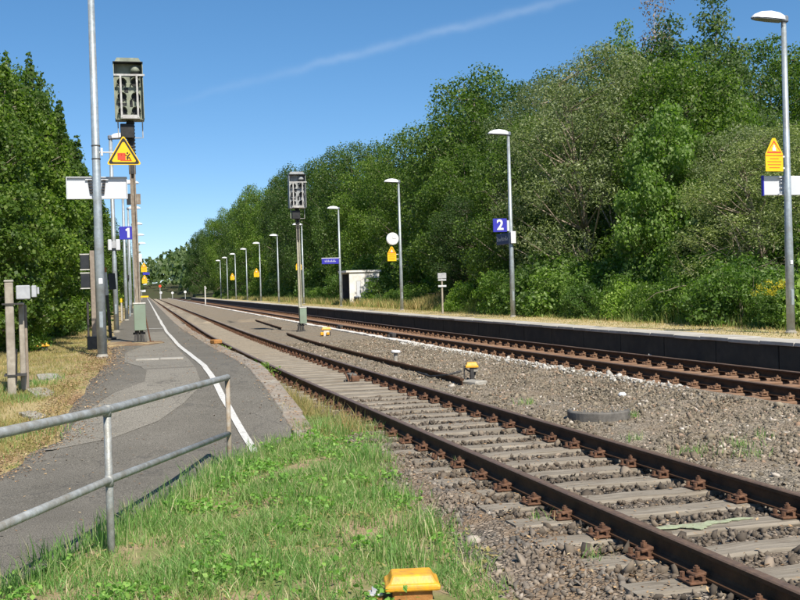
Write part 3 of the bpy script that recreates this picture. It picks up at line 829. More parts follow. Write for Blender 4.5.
def tree(kind, name, label, u, v, z, scale=1.0, rz=0.0, sz=1.0, group=None, cat='tree'):
    tk, cr = KINDS[kind]()
    t = thing(name, label, cat, W(u, v, z), rz, group)
    t.scale = (scale, scale, scale * sz)
    link('trunk' if cat == 'tree' else 'stem', tk, t); link('crown' if cat == 'tree' else 'foliage', cr, t)
    return t
KINDS = {
 # key: nominal height 10 m trees for the wood
 'maple_a': lambda: tree_meshes('maple_a', 10, 3.5, .7, 95, .86, 44000, .14, 1, 'leaf_maple', shape='full', twigs=1),
 'maple_b': lambda: tree_meshes('maple_b', 10, 3.8, .8, 100, .9, 44000, .14, 2, 'leaf_maple', shape='round', twigs=1),
 'oak':     lambda: tree_meshes('oak', 10, 3.6, .8, 84, .92, 44000, .135, 3, 'leaf_dark', shape='full', tr=.2, twigs=1),
 'oak_b':   lambda: tree_meshes('oak_b', 10, 3.4, .7, 84, .9, 42000, .135, 13, 'leaf_dark', shape='round', tr=.2, twigs=1),
 'willow':  lambda: tree_meshes('willow', 10, 3.9, 1.2, 120, .74, 56000, .12, 4, 'leaf_willow', 'bark_pale', shape='full', tr=.17, stems=4, twigs=0, aspect=.36),
 'birch':   lambda: tree_meshes('birch', 10, 1.9, 2.6, 50, .62, 17000, .115, 5, 'leaf_birch', 'bark_birch', shape='tall', tr=.11, twigs=3),
 'aspen':   lambda: tree_meshes('aspen', 10, 2.1, 1.5, 66, .66, 28000, .12, 6, 'leaf_birch', 'bark', shape='tall', tr=.13, twigs=2),
 'withered': lambda: tree_meshes('withered', 10, 1.3, 4.5, 34, .55, 5200, .10, 7, 'leaf_red', 'bark_birch', shape='tall', tr=.10, twigs=9),
 'sapling': lambda: tree_meshes('sapling', 10, 3.3, 1.5, 80, .85, 30000, .19, 8, 'leaf_bright', 'bark_pale', shape='full', tr=.12, twigs=1, aspect=.8),
 'hedge_a': lambda: tree_meshes('hedge_a', 8, 1.6, 1.0, 84, .44, 34000, .108, 9, 'leaf_maple', 'bark_pale', shape='spire', tr=.10, twigs=2, aspect=.8),
 'hedge_b': lambda: tree_meshes('hedge_b', 8, 1.75, .9, 84, .46, 34000, .112, 10, 'leaf_maple', 'bark_pale', shape='spire', tr=.10, twigs=2, aspect=.8),
 'bush_a':  lambda: tree_meshes('bush_a', 1.5, .95, .15, 26, .36, 4600, .105, 11, 'leaf_bush', 'bark', shape='bush', tr=.03, stems=4, twigs=2),
 'bush_b':  lambda: tree_meshes('bush_b', 1.5, .85, .10, 26, .33, 4600, .09, 12, 'leaf_bush', 'bark', shape='full', tr=.03, stems=5, twigs=2),
 'bush_c':  lambda: tree_meshes('bush_c', 1.5, .9, .12, 24, .36, 4200, .12, 14, 'leaf_bright', 'bark', shape='full', tr=.03, stems=4, twigs=2),
 'weedy':   lambda: tree_meshes('weedy', 1.0, .6, .05, 24, .22, 2600, .085, 15, 'leaf_bush', 'leaf_bush', shape='full', tr=.015, stems=7, twigs=2, aspect=.3),
}
# --- individual trees of the wood behind the far platform: (kind, name, u, v, height, width scale, label)
random.seed(21)
WOOD = [
 ('willow', 'willow_tree', 18.6, 25.5, 5.3, .80, 'grey green willow bush tree at the right edge behind the pole with the yellow sign'),
 ('oak_b', 'oak_tree', 21.5, 29.5, 5.6, .75, 'dark tree between the right willow and the bright leaved sapling'),
 ('willow', 'willow_tree', 19.8, 29.2, 5.9, .66, 'slim grey green willow behind the tangle of bare twigs'),
 ('sapling', 'maple_tree', 17.6, 30.4, 6.6, .52, 'young maple with large bright yellow green leaves in front of the wood'),
 ('willow', 'willow_tree', 18.9, 37.5, 10.4, 1.08, 'broad silvery willow with pale forked stems beside the lamp with the number 2'),
 ('aspen', 'aspen_tree', 23.5, 36.6, 12.8, 1.15, 'tall loose aspen reaching highest at the right, against the blue sky'),
 ('birch', 'birch_tree', 24.5, 46.5, 14.0, 1.1, 'tall birch with thin crown left of the withered birch'),
 ('withered', 'birch_tree', 24.6, 43.4, 14.4, 1.1, 'withered reddish birch top sticking out of the wood'),
 ('maple_b', 'broadleaf_tree', 23.0, 41.5, 11.4, 1.0, 'rounded green tree below the withered birch'),
 ('maple_a', 'broadleaf_tree', 22.5, 33.4, 6.2, .75, 'green tree below the tall aspen'),
 ('aspen', 'aspen_tree', 22.8, 39.0, 12.0, 1.25, 'second tall aspen left of the tallest one, right of the withered birch'),
 ('maple_a', 'broadleaf_tree', 21.0, 34.6, 9.6, .85, 'fresh green broad crown below the two tall aspens'),
 ('willow', 'willow_tree', 25.0, 31.0, 5.4, .8, 'willow behind the right edge willow, seen over it against the sky'),
 ('oak', 'oak_tree', 18.2, 44.5, 8.6, .82, 'dark shaded tree directly behind the number 2 sign'),
 ('willow', 'willow_tree', 21.8, 50.5, 11.8, .95, 'silvery leaved willow left of the broad willow, in front of the dark oak'),
 ('oak', 'oak_tree', 22.2, 63.5, 15.2, 1.4, 'tall dark oak rising highest left of the willows'),
 ('oak_b', 'oak_tree', 24.5, 57.5, 13.2, 1.15, 'dark oak crown between tall oak and willow'),
 ('maple_a', 'broadleaf_tree', 19.4, 57.5, 9.2, .88, 'fresh green tree above the steps in the bank'),
 ('oak_b', 'oak_tree', 17.6, 51.5, 5.6, .62, 'dark low tree in the shade right of the steps'),
 ('maple_b', 'broadleaf_tree', 20.4, 72.0, 12.4, 1.0, 'light green tree behind the lamp with the clock'),
 ('oak', 'oak_tree', 27.5, 80.0, 17.4, 1.1, 'dark green treetop peeping out above the light green trees'),
 ('maple_a', 'broadleaf_tree', 19.2, 82.5, 11.6, 1.0, 'green tree rising behind the white shelter'),
 ('maple_b', 'broadleaf_tree', 20.5, 93.0, 14.6, 1.1, 'yellowish green tree behind the right hand signal head'),
 ('maple_a', 'broadleaf_tree', 20.4, 106.0, 15.8, 1.18, 'big green tree left of the right hand signal head'),
 ('maple_b', 'broadleaf_tree', 19.8, 120.0, 15.6, 1.15, 'round green tree behind the sixth lamp of the far platform'),
 ('oak_b', 'oak_tree', 19.8, 134.0, 16.2, 1.15, 'darker round tree behind the seventh lamp of the far platform'),
 ('maple_a', 'broadleaf_tree', 20.2, 150.0, 17.8, 1.25, 'green tree behind the eighth lamp of the far platform'),
 ('maple_b', 'broadleaf_tree', 19.8, 168.0, 18.2, 1.3, 'green tree above the lamps that stand in shade'),
 ('oak', 'oak_tree', 20.0, 188.0, 18.6, 1.3, 'dark tree over the far end of the far platform'),
 ('maple_a', 'broadleaf_tree', 20.5, 212.0, 19.8, 1.4, 'round tree left of the last lamps, stepping down towards the line'),
 ('maple_b', 'broadleaf_tree', 20.5, 242.0, 20.8, 1.4, 'round tree near the left end of the far wood edge'),
 ('oak_b', 'oak_tree', 20.0, 285.0, 21.0, 1.5, 'tree before the last one of the far wood edge'),
 ('maple_a', 'broadleaf_tree', 19.5, 345.0, 22.0, 1.6, 'leftmost tree of the far wood edge, standing beside the line'),
]
for kind, name, u, v, h, ws, label in WOOD:
    tk, cr = KINDS[kind]()
    t = thing(name, label, 'tree', W(u, v, zR(u) - .1), random.uniform(0, 6.28), 'trees behind the far platform')
    g_ = zR(u) - .1
    t.scale = (ws, ws, (h * .96 + 1.0 - g_) / 10.0 if h > 12 else (h + .6 - g_) / 10.0)
    link('trunk', tk, t); link('crown', cr, t)
# back rows that close the wood
random.seed(22)
k = 0
for row, (u0, hh) in enumerate(((27, 11.0), (33, 12.5), (42, 13))):
    v = 22.0 + row * 4
    while v < 330:
        u = u0 + random.uniform(-1.5, 1.5)
        kind = random.choice(['maple_a', 'maple_b', 'oak', 'oak_b'])
        h = hh * (.44 if v < 36 else .62 if v < 46 else .9 if v < 60 else 1) * float(np.interp(v, [20, 60, 100, 200, 330], [.82, 1.05, 1.15, 1.35, 1.5])) * random.uniform(.9, 1.05)
        tk, cr = KINDS[kind]()
        t = thing('broadleaf_tree' if kind[0] == 'm' else 'oak_tree', 'tree standing deep in the wood, mostly hidden by the front trees', 'tree', W(u, v, zR(u) - .1), random.uniform(0, 6.28), 'trees deep in the wood')
        s = h / 10; t.scale = (s * .95, s * .95, s)
        link('trunk', tk, t); link('crown', cr, t)
        v += 7.0 * (1 + v / 120) + row * 2
# low fill under the front trees so that no ground shows through
random.seed(23)
v = 20.0
while v < 230:
    if not (52 < v < 58):
        u = 19.0 + random.uniform(-.5, .8)
        kind = random.choice(['bush_a', 'bush_b'])
        tk, cr = KINDS[kind]()
        t = thing('shrub', 'shaded tall shrub under the edge trees of the wood', 'shrub', W(u, v, zR(u) - .05), random.uniform(0, 6.28), 'shaded shrubs under the wood edge')
        s = random.uniform(1.6, 2.4); t.scale = (s, s, s * 1.05)
        link('stem', tk, t); link('foliage', cr, t)
    v += 2.6 * (1 + v / 90)
# undergrowth along the back of the far platform
random.seed(24)
ORD = ['first', 'second', 'third', 'fourth', 'fifth', 'sixth', 'seventh', 'eighth', 'ninth', 'tenth', 'eleventh', 'twelfth', 'thirteenth', 'fourteenth', 'fifteenth', 'sixteenth', 'seventeenth', 'eighteenth', 'nineteenth', 'twentieth', 'twenty-first', 'twenty-second', 'twenty-third', 'twenty-fourth']
KN = {'bush_a': 'broad leafy shrub', 'bush_b': 'upright leafy shrub', 'bush_c': 'bright green leafy shrub', 'weedy': 'narrow leaved weedy shrub'}
vs_ = []; v = 17.6
while v < 46:
    if not 42.0 < v < 44.0: vs_.append(v)
    v += .8
right_ = [x for x in vs_ if x < 34.7][::-1]; left_ = [x for x in vs_ if x >= 34.7]
for side, lst in (('right', right_), ('left', left_)):
    for k, v in enumerate(lst):
        u = 15.25 + random.uniform(-.25, .35)
        kind = random.choice(['bush_a', 'bush_b', 'weedy', 'weedy', 'bush_c'])
        tk, cr = KINDS[kind]()
        t = thing('shrub', '%s, %s to the %s of the number 2 lamp' % (KN[kind], ORD[k], side), 'shrub', W(u, v, PZ2 - .05), random.uniform(0, 6.28), 'undergrowth behind the far platform')
        sc_ = random.uniform(.45, .95) * (1.25 if 33 < v < 41 else 1.0) * (.8 if v < 20 else 1) * (1.35 if kind == 'weedy' else 1); t.scale = (sc_, sc_, sc_ * random.uniform(.9, 1.2))
        link('stem', tk, t); link('foliage', cr, t)
        u = 16.6 + random.uniform(-.3, .4)
        tk, cr = KINDS[random.choice(['bush_a', 'bush_b'])]()
        t = thing('shrub', 'higher shrub in the second row of the undergrowth below the wood', 'shrub', W(u, v + .4, PZ2 - .05), random.uniform(0, 6.28), 'second row of undergrowth')
        sc_ = random.uniform(.75, 1.3); t.scale = (sc_, sc_, sc_)
        link('stem', tk, t); link('foliage', cr, t)
random.seed(25)
v = 46.5
while v < 240:
    if not (49 < v < 56 or 70 < v < 77):
        u = 16.0 + random.uniform(-.2, .9)
        tk, cr = KINDS[random.choice(['bush_a', 'bush_b', 'bush_c', 'weedy'])]()
        t = thing('shrub', 'small weedy shrub between the distant lamps and the wood', 'shrub', W(u, v, PZ2 - .05), random.uniform(0, 6.28), 'small shrubs by the distant lamps')
        s = random.uniform(.5, .95); t.scale = (s, s, s)
        link('stem', tk, t); link('foliage', cr, t)
    v += 1.7 * (1 + v / 120)
for kind, u, v, s, label in (('bush_c', 16.9, 69.4, 1.25, 'green bush growing against the white shelter wall'),
                             ('bush_b', 18.2, 69.6, 1.5, 'dense bush right of the white shelter'),
                             ('bush_a', 19.0, 68.0, 1.7, 'tall bush between the shelter and the clock lamp'),
                             ('bush_c', 15.9, 36.6, 1.5, 'tall green shrub left of the pale forked willow stems'),
                             ('bush_c', 16.3, 39.5, 1.2, 'shrub just left of the lamp with the number 2'),
                             ('bush_a', 17.4, 79.0, 2.0, 'rounded light green bush behind the shelter roof'),
                             ('bush_b', 16.2, 82.0, 1.5, 'bush left of the fourth lamp of the far platform')):
    tk, cr = KINDS[kind](); t = thing('bush', label, 'bush', W(u, v, PZ2 - .05), u * 3); t.scale = (s, s, s)
    link('stem', tk, t); link('foliage', cr, t)
# goldenrod
rng = np.random.default_rng(5)
V, F = leaf_cloud(rng, [(x, y, .95 + .12 * math.sin(x * 9)) for x, y in rng.normal(0, .22, (14, 2))], [.09] * 14, 420, .04)
V2, F2 = leaf_cloud(rng, [(x, y, z) for x, y in rng.normal(0, .22, (14, 2)) for z in (.25, .5, .75)], [.13] * 42, 1500, .085, aspect=.25)
gr = thing('goldenrod', 'yellow flowering goldenrod clump beside the right lamp foot', 'plant', W(14.55, 20.4, PZ2 - .03))
link('flower', np_mesh('flower', V, F, 'flower'), gr, kind='stuff'); link('foliage', np_mesh('foliage', V2, F2, 'leaf_bright'), gr)
# dead twig tangle
mb = MB(); rnd = random.Random(3)
for i in range(46):
    p = Vector((rnd.uniform(-1.6, 1.6), rnd.uniform(-.8, .8), rnd.uniform(0, 1.0)))
    pts = [p]; d = Vector((rnd.gauss(0, 1), rnd.gauss(0, .6), rnd.gauss(.35, .5))).normalized()
    for q in range(5):
        d = (d + Vector((rnd.gauss(0, .35), rnd.gauss(0, .35), rnd.gauss(-.05, .3)))).normalized(); pts.append(pts[-1] + d * .33)
    mb.tube(pts, [.016, .014, .012, .009, .007, .004], 4, caps=False)
thing('twig_tangle', 'tangle of bare grey brown twigs in front of the right trees', 'branches', W(17.2, 25.4, PZ2 + .9), .5, me=mb.mesh('twig_tangle', 'bark_pale'))
# pale fallen stems in front of the trees
for i, (u, v, a, l, lab) in enumerate(((16.9, 31.0, .12, 2.2, 'thin pale leaning stem rising from the undergrowth right of the willow'), (17.3, 35.8, -.3, 2.6, 'pale slanting stem right of the forked willow stems'))):
    mb = MB(); mb.tube([(0, 0, -.1), (a * .4, .05, l * .35), (a, .1, l * .7), (a * 1.9, .1, l)], [.045, .04, .032, .02], 7)
    thing('bare_stem', lab, 'stem', W(u, v, PZ2), 0, me=mb.mesh('bare_stem', 'bark_pale', True))

# --- left row of trees
random.seed(26)
LEFT = [(-2.55, 24.3, 6.1, .78, 'leftmost bushy maple at the left picture edge, behind the concrete posts'),
        (-2.35, 27.4, 6.9, .80, 'bushy maple behind the paired concrete posts'),
        (-2.1, 30.6, 7.4, .82, 'bushy maple with its bare pale trunk foot showing left of the near lamp mast'),
        (-2.2, 34.0, 8.3, .9, 'tall bushy maple just left of the near lamp mast'),
        (-2.3, 38.0, 8.6, 1.05, 'bushy maple behind the white station sign'),
        (-2.3, 42.5, 8.6, 1.0, 'bushy maple hidden behind the near lamp mast'),
        (-2.2, 47.5, 8.2, 1.0, 'bushy maple right of the near lamp mast'),
        (-2.1, 53.0, 8.0, 1.0, 'bushy maple left of the second platform lamp'),
        (-2.1, 60.0, 7.6, 1.0, 'bushy tree between second and third platform lamp')]
for i, (u, v, h, ws, label) in enumerate(LEFT):
    tk, cr = KINDS['hedge_a' if i % 2 else 'hedge_b']()
    t = thing('maple_tree', label, 'tree', W(u, v, zV(u, v) - .05), random.uniform(0, 6.28), 'row of trees left of the near platform')
    s = h / 8; t.scale = (ws, ws, s); link('trunk', tk, t); link('crown', cr, t)
for i, (u, v, h) in enumerate(((-5.0, 29, 8.6), (-5.2, 36, 10.2), (-5.0, 44, 10.6), (-5.5, 53, 11.5), (-5, 63, 10.5), (-4.6, 74, 10.5))):
    tk, cr = KINDS['oak' if i % 2 else 'maple_b']()
    t = thing('broadleaf_tree', 'darker tree standing behind the left row of maples', 'tree', W(u, v, zV(u, v) - .05), i * 1.3, 'trees behind the left row')
    t.scale = (.85, .85, h / 10); link('trunk', tk, t); link('crown', cr, t)
v = 68.0; i = 0
while v < 330:
    u = -2.6 + random.uniform(-.4, .3) - .006 * (v - 68)
    tk, cr = KINDS[('hedge_a', 'oak', 'maple_a', 'hedge_b')[i % 4]]()
    t = thing('broadleaf_tree', 'far tree in the line beyond the left platform lamps', 'tree', W(u, v, .3), i * 1.7, 'far trees left of the line')
    hh = float(np.interp(v, [68, 110, 200, 330], [7.2, 8.6, 9.5, 12])) * random.uniform(.9, 1.08)
    if i % 4 in (0, 3): t.scale = (1.0, 1.0, hh / 8)
    else: t.scale = (.5 + v / 500, .5 + v / 500, hh / 10)
    link('trunk', tk, t); link('crown', cr, t)
    v += 6.5 * (1 + v / 130); i += 1
# low shrubs at the foot of the left trees
for i, (u, v, s, lab) in enumerate(((-2.05, 25.2, .75, 'low shrub at the tree foot left of the concrete posts'), (-1.95, 28.2, .6, 'low shrub behind the small yellow cable box'),
                                    (-1.7, 33.6, .8, 'low shrub left of the information board'), (-1.5, 37.5, 1.0, 'low shrub behind the information board'), (-1.3, 44.0, 1.1, 'shrub left of the second platform lamp'))):
    tk, cr = KINDS['bush_b' if i % 2 else 'bush_a'](); t = thing('shrub', lab, 'shrub', W(u, v, zV(u, v) - .03), i); t.scale = (s, s, s)
    link('stem', tk, t); link('foliage', cr, t)

# --- wood on the ridge at the end of the line: one mass
rng = np.random.default_rng(77)
cs = []; rs = []; vv_ = []; ff_ = []; off = 0
TV, TF = [], []
for i in range(420):
    v = rng.uniform(350, 640); u = rng.uniform(-70, 110)
    if abs(u - 6) < 9 and v < 420: continue
    z = zGround(u, v); h = rng.uniform(9, 15) * (1.15 if u > 10 else .9)
    con = rng.random() < .5
    n = 60
    t = rng.random(n) ** .8
    if con: r = (1 - t) * h * .2 + .25; zz = z + h * (.08 + .95 * t)
    else: r = h * .3 * np.sqrt(np.clip(1 - (2 * t - 1) ** 2, 0, 1)) + .2; zz = z + h * (.15 + .85 * t)
    a = rng.random(n) * 6.283
    P = np.stack([u + float(bend(v)) + r * np.cos(a), v + r * np.sin(a), zz], 1)
    nr = np.stack([np.cos(a), np.sin(a), rng.uniform(.1, .9, n)], 1) + rng.normal(0, .4, (n, 3)); nr /= np.linalg.norm(nr, axis=1)[:, None]
    tg = np.cross(nr, rng.normal(size=(n, 3))); tg /= np.linalg.norm(tg, axis=1)[:, None]; bb = np.cross(nr, tg)
    s = rng.uniform(.7, 1.4, n)[:, None]
    q = np.stack([P - tg * s, P + bb * s * .7, P + tg * s, P - bb * s * .7], 1).reshape(-1, 3)
    TV.append(q); TF.append(np.arange(off, off + n * 4).reshape(n, 4)); off += n * 4
o = link('distant_wood', np_mesh('distant_wood', np.concatenate(TV), np.concatenate(TF), 'leaf_far'))
o['kind'] = 'stuff'; o['label'] = 'dark green wood on the ridge at the end of the line'; o['category'] = 'wood'

# ================================================================== GRASS, STONES
def blades(pts, hgt, wid, rng, mat_, name, lean=.5, label=None, cat=None, clump=None):
    n = len(pts); pts = np.asarray(pts)
    a = rng.random(n) * 6.283
    h = hgt * rng.uniform(.45, 1.25, n)
    if clump is not None: h = h * clump
    d = np.stack([np.cos(a), np.sin(a), np.zeros(n)], 1)
    b2 = rng.random(n) * 6.283
    side = np.stack([np.cos(b2), np.sin(b2), np.zeros(n)], 1) * (wid * rng.uniform(.6, 1.3, n))[:, None]
    ln = rng.uniform(.05, lean, n) * h
    up = np.array([0, 0, 1.0])
    mid = pts + up * (h * .55)[:, None] + d * (ln * .35)[:, None]
    tip = pts + up * (h * .95)[:, None] + d * ln[:, None]
    V = np.stack([pts - side, pts + side, mid + side * .75, mid - side * .75, tip], 1).reshape(-1, 3)
    o = np.arange(n) * 5
    Q = np.stack([o, o + 1, o + 2, o + 3], 1); T = np.stack([o + 3, o + 2, o + 4], 1)
    ob = link(name, np_mesh(name, V, [Q, T], mat_)); ob['kind'] = 'stuff'; ob['label'] = label; ob['category'] = cat
    return ob
rng = np.random.default_rng(42)
def vnoise(x, y, s, seed=0):
    xi = x * s + seed * 13.7; yi = y * s - seed * 5.1
    return (np.sin(xi * 1.7 + 1.3 * np.sin(yi * 1.1)) + np.sin(yi * 2.3 + 1.7 * np.sin(xi * .9)) + np.sin(xi * 3.9 - yi * 3.1)) / 3
N = 230000
v = 3.5 + (14.4 - 3.5) * rng.random(N) ** .9; u = rng.uniform(-2.6, 3.3, N)
lo = np.interp(v, [a for a, b in NEAR_R], [b for a, b in NEAR_R]) - .02; hi = np.array([gR(x) for x in v])
edge = np.clip((hi - u) / .45, 0, 1)
keep = (u > lo - .04 * rng.random(N)) & (u < hi) & (rng.random(N) < .30 + .70 * edge)
dens = vnoise(u, v, 2.1) + .6 * vnoise(u, v, 5.3, 2)
dens += .7 * vnoise(u, v, 9.5, 6)
keep &= rng.random(N) < np.clip(.66 + .58 * dens, .05, 1)
keep &= ~((np.abs(u - 1.62) < .27) & (v > 5.35) & (v < 5.95))
u, v, dens = u[keep], v[keep], dens[keep]
z = np.array([zM(a, b) for a, b in zip(u, v)])
P = np.stack([u + nbend(v), v, z - .01], 1)
cl = np.clip(.85 + .5 * vnoise(u, v, 1.6, 4) + .3 * vnoise(u, v, 6, 5), .35, 1.8)
blades(P, .115, .0034, rng, 'blade', 'grass', 1.15, 'fresh green grass on the low bank beside the railing', 'grass', cl)
# taller tufts along the railing, path edge and bank edge
cc = [(-.35, 7.5), (.0, 7.9), (.2, 8.3), (.45, 8.8), (.6, 9.3), (.85, 9.7), (1.0, 10.1), (1.2, 10.6), (1.5, 11.2), (1.8, 11.7), (-.55, 6.9), (-.9, 6.2), (2.45, 12.7), (2.65, 12.3), (2.9, 12.9), (3.15, 12.6), (3.05, 11.7), (2.3, 8.4), (2.0, 9.6), (2.6, 10.3), (1.5, 8.6), (1.9, 6.6), (.9, 6.6), (2.2, 7.3)]
pts = []
for c in cc:
    k = 230; q = rng.normal(0, .13, (k, 2)) + np.array(c)
    pts.append(q)
q = np.concatenate(pts); P = np.stack([q[:, 0] + nbend(q[:, 1]), q[:, 1], np.array([zM(a, b) for a, b in q]) - .01], 1)
blades(P, .21, .0038, rng, 'blade', 'grass_tufts', .6, 'taller green grass tufts by the railing and bank edge', 'grass')
# broad weed leaves in patches
pts = []
for i in range(60):
    vc = rng.uniform(4.6, 12.6); l, r = eR(vc) + .1, gR(vc) - .15
    c = np.array([rng.uniform(l, r), vc]); k = int(rng.uniform(18, 60))
    pts.append(np.concatenate([rng.normal(0, .09, (k, 2)) + c, rng.uniform(.03, .12, (k, 1))], 1))
q = np.concatenate(pts); zz = np.array([zM(a, b) for a, b in q[:, :2]]) + q[:, 2]
V, F = leaf_cloud(rng, np.stack([q[:, 0] + nbend(q[:, 1]), q[:, 1], zz], 1), np.full(len(q), .02), len(q) * 2, .036, aspect=.7, up=1.0)
o = link('weeds', np_mesh('weeds', V, F, 'weedleaf')); o['kind'] = 'stuff'; o['label'] = 'light green broad leaved weeds among the grass'; o['category'] = 'weeds'
# dry verge on the left
N = 90000
v = 9 + 32 * rng.random(N) ** 1.3; u = rng.uniform(-3.6, .02, N)
v = np.concatenate([v, 8.5 + 8 * rng.random(45000)]); u = np.concatenate([u, rng.uniform(-3.4, -.2, 45000)]); N = len(v)
lo = np.interp(v, [a for a, b in NEAR_L], [b for a, b in NEAR_L])
dd = vnoise(u, v, 1.3, 7)
keep = (u < lo - .05) & (rng.random(N) < np.clip(.5 + .6 * dd + .25 * (lo - u), .04, 1))
u, v = u[keep], v[keep]
P = np.stack([u + nbend(v), v, np.array([zV(a, b) for a, b in zip(u, v)]) - .01], 1)
blades(P, .075, .0045, rng, 'dryblade', 'dry_grass', .9, 'straw coloured dry grass on the left verge', 'grass')
# green weeds at the concrete posts
q = np.concatenate([rng.normal(0, s, (n, 2)) + np.array(c) for c, s, n in (((-1.15, 15.3), .16, 260), ((-1.0, 16.4), .14, 220), ((-1.5, 15.8), .15, 160), ((-.72, 16.9), .07, 70), ((-.9, 13.3), .25, 260), ((-1.9, 12.6), .4, 420))])
P = np.stack([q[:, 0], q[:, 1], np.array([zV(a, b) for a, b in q]) - .01], 1)
blades(P, .13, .004, rng, 'blade', 'verge_weeds', .7, 'green weeds at the foot of the concrete posts', 'weeds')
# dry grass strip between platform edge and rail, with a few green clumps
q = []
for i in range(7500):
    vv1 = 12.2 + 8.2 * rng.random(); q.append((2.70 + .17 * rng.normal() * (1.3 if vv1 < 15 else .9), vv1))
q = np.array(q); P = np.stack([q[:, 0] + nbend(q[:, 1]), q[:, 1], np.full(len(q), -.24)], 1)
blades(P, .30, .0045, rng, 'dryblade', 'edge_grass', .6, 'dry yellow grass between platform edge and near rail', 'grass', np.clip(.8 + .5 * vnoise(q[:, 0], q[:, 1], 2.2, 3), .3, 1.6))
q = np.concatenate([rng.normal(0, .12, (n, 2)) + np.array(c) for c, n in (((2.75, 19.6), 260), ((2.72, 20.3), 200), ((2.7, 26.5), 120), ((2.72, 28.5), 120))])
V, F = leaf_cloud(rng, np.stack([q[:, 0] + nbend(q[:, 1]), q[:, 1], -.2 + .42 * rng.random(len(q))], 1), np.full(len(q), .04), 1500, .085, aspect=.45)
o = link('edge_weeds', np_mesh('edge_weeds', V, F, 'leaf_bright')); o['kind'] = 'stuff'; o['label'] = 'green weed clumps at the platform edge beside the rail'; o['category'] = 'weeds'
# straw on the far platform
N = 22000
v = 12 + 90 * rng.random(N) ** 1.4; u = 12.22 + 2.7 * rng.random(N) ** 1.0
P = np.stack([u + nbend(v), v, np.full(N, PZ2 - .04)], 1)
blades(P, .075, .008, rng, 'dryblade', 'platform_straw', 1.0, 'dry straw and short weeds on top of the far platform', 'grass', np.clip((u - 12.3) * .6, .25, 2.2))
N = 9000
v = 48 + 120 * rng.random(N) ** 1.2; u = 14.4 + 2.4 * rng.random(N)
P = np.stack([u + nbend(v), v, np.full(N, PZ2 - .04)], 1)
blades(P, .5, .025, rng, 'dryblade', 'tall_straw', .6, 'tall yellowed grass around the distant lamps', 'grass')
N = 26000
v = 16 + 190 * rng.random(N) ** 1.7; u = 14.35 + 1.9 * rng.random(N) + .25 * vnoise(v * .6, v * .3, 1.3)
P = np.stack([u + nbend(v), v, np.full(N, PZ2 - .05)], 1)
M['tallweed'] = island_mat('tall_weeds', [(0, (0.10, 0.17, 0.035)), (0.6, (0.18, 0.26, 0.055)), (0.85, (0.30, 0.34, 0.11)), (1, (0.5, 0.43, 0.2))], 0.6, 0.4, (1.3, 1.4, 0.7))
blades(P, .62, .011, rng, 'tallweed', 'tall_weeds', .55, 'tall green and yellowish weeds along the back of the far platform', 'weeds', np.clip(.7 + .6 * vnoise(u, v, .9, 8), .2, 1.5) * np.clip((u - 14.1) / 1.0, .3, 1.2))
# weeds in the ballast between the tracks
q = np.concatenate([rng.normal(0, s, (n, 2)) + np.array(c) for c, s, n in (((5.95, 14.2), .09, 70), ((5.75, 9.4), .1, 60), ((6.1, 9.0), .13, 70), ((6.4, 9.5), .1, 50), ((6.9, 9.9), .08, 36), ((6.55, 12.1), .05, 40), ((5.6, 10.4), .06, 40), ((3.1, 7.2), .05, 20), ((3.0, 6.1), .06, 24), ((3.3, 9.6), .05, 12), ((6.8, 8.2), .07, 30))])
P = np.stack([q[:, 0] + nbend(q[:, 1]), q[:, 1], np.array([zBed(a, b) for a, b in q]) - .0], 1)
blades(P, .11, .004, rng, 'blade', 'ballast_weeds', .8, 'small green weeds growing in the ballast', 'weeds')

# needle and leaf litter lying along the asphalt edge, on the kerb and the path
def litter(u, v, z, size, name, label, mt):
    n = len(u); P = np.stack([u + nbend(v), v, z], 1); a = rng.random(n) * 6.283; l = size * rng.uniform(.5, 1.5, n); w = l * rng.uniform(.2, .6, n)
    tl = rng.normal(0, .25, (n, 2))
    A = np.stack([np.cos(a) * l, np.sin(a) * l, tl[:, 0] * l], 1) * .5; B = np.stack([-np.sin(a) * w, np.cos(a) * w, tl[:, 1] * w], 1) * .5
    V = np.stack([P - A, P + B, P + A, P - B], 1).reshape(-1, 3)
    o = link(name, np_mesh(name, V, np.arange(n * 4).reshape(n, 4), mt)); o['kind'] = 'stuff'; o['label'] = label; o['category'] = 'litter'
M['litter_bits'] = island_mat('litter_bits', [(0, (0.16, 0.09, 0.045)), (0.5, (0.28, 0.17, 0.085)), (0.85, (0.40, 0.27, 0.14)), (1, (0.5, 0.4, 0.24))], 0.8)
n = 15000; v = 8.5 + 17 * rng.random(n) ** 1.2; e = np.array([vergeL(x) for x in v])
u = e + rng.normal(-.10, .22, n); zz = np.array([max(zA(b), zV(a, b) if a < c else -9) for a, b, c in zip(u, v, e)]) + .012
litter(u, v, zz, .03, 'needle_litter', 'brown needles and leaves along the asphalt edge', 'litter_bits')
n = 1300; v = 12 + 26 * rng.random(n) ** 1.2; u = 2.30 + rng.normal(0, .10, n); zz = np.array([zA(b) for b in v]) + .022
litter(u, v, zz, .036, 'kerb_litter', 'orange brown leaves lying on the platform edge', 'litter_bits')
n = 900; v = 6.5 + 22 * rng.random(n); l_ = np.array([vergeL(x) for x in v]); r_ = np.array([eR(x) for x in v]); u = l_ + (r_ - l_) * rng.random(n)
litter(u, v, np.array([zA(b) for b in v]) + .008, .032, 'path_litter', 'pale leaf bits scattered on the asphalt', 'litter_bits')
n = 9000; v = 4.2 + 9.5 * rng.random(n); l_ = np.array([eR(x) for x in v]) + .05; r_ = np.array([gR(x) for x in v]) + .1; u = l_ + (r_ - l_) * rng.random(n)
kp = vnoise(u, v, 1.9, 11) + .6 * vnoise(u, v, 6.1, 12) > .05; u, v = u[kp], v[kp]
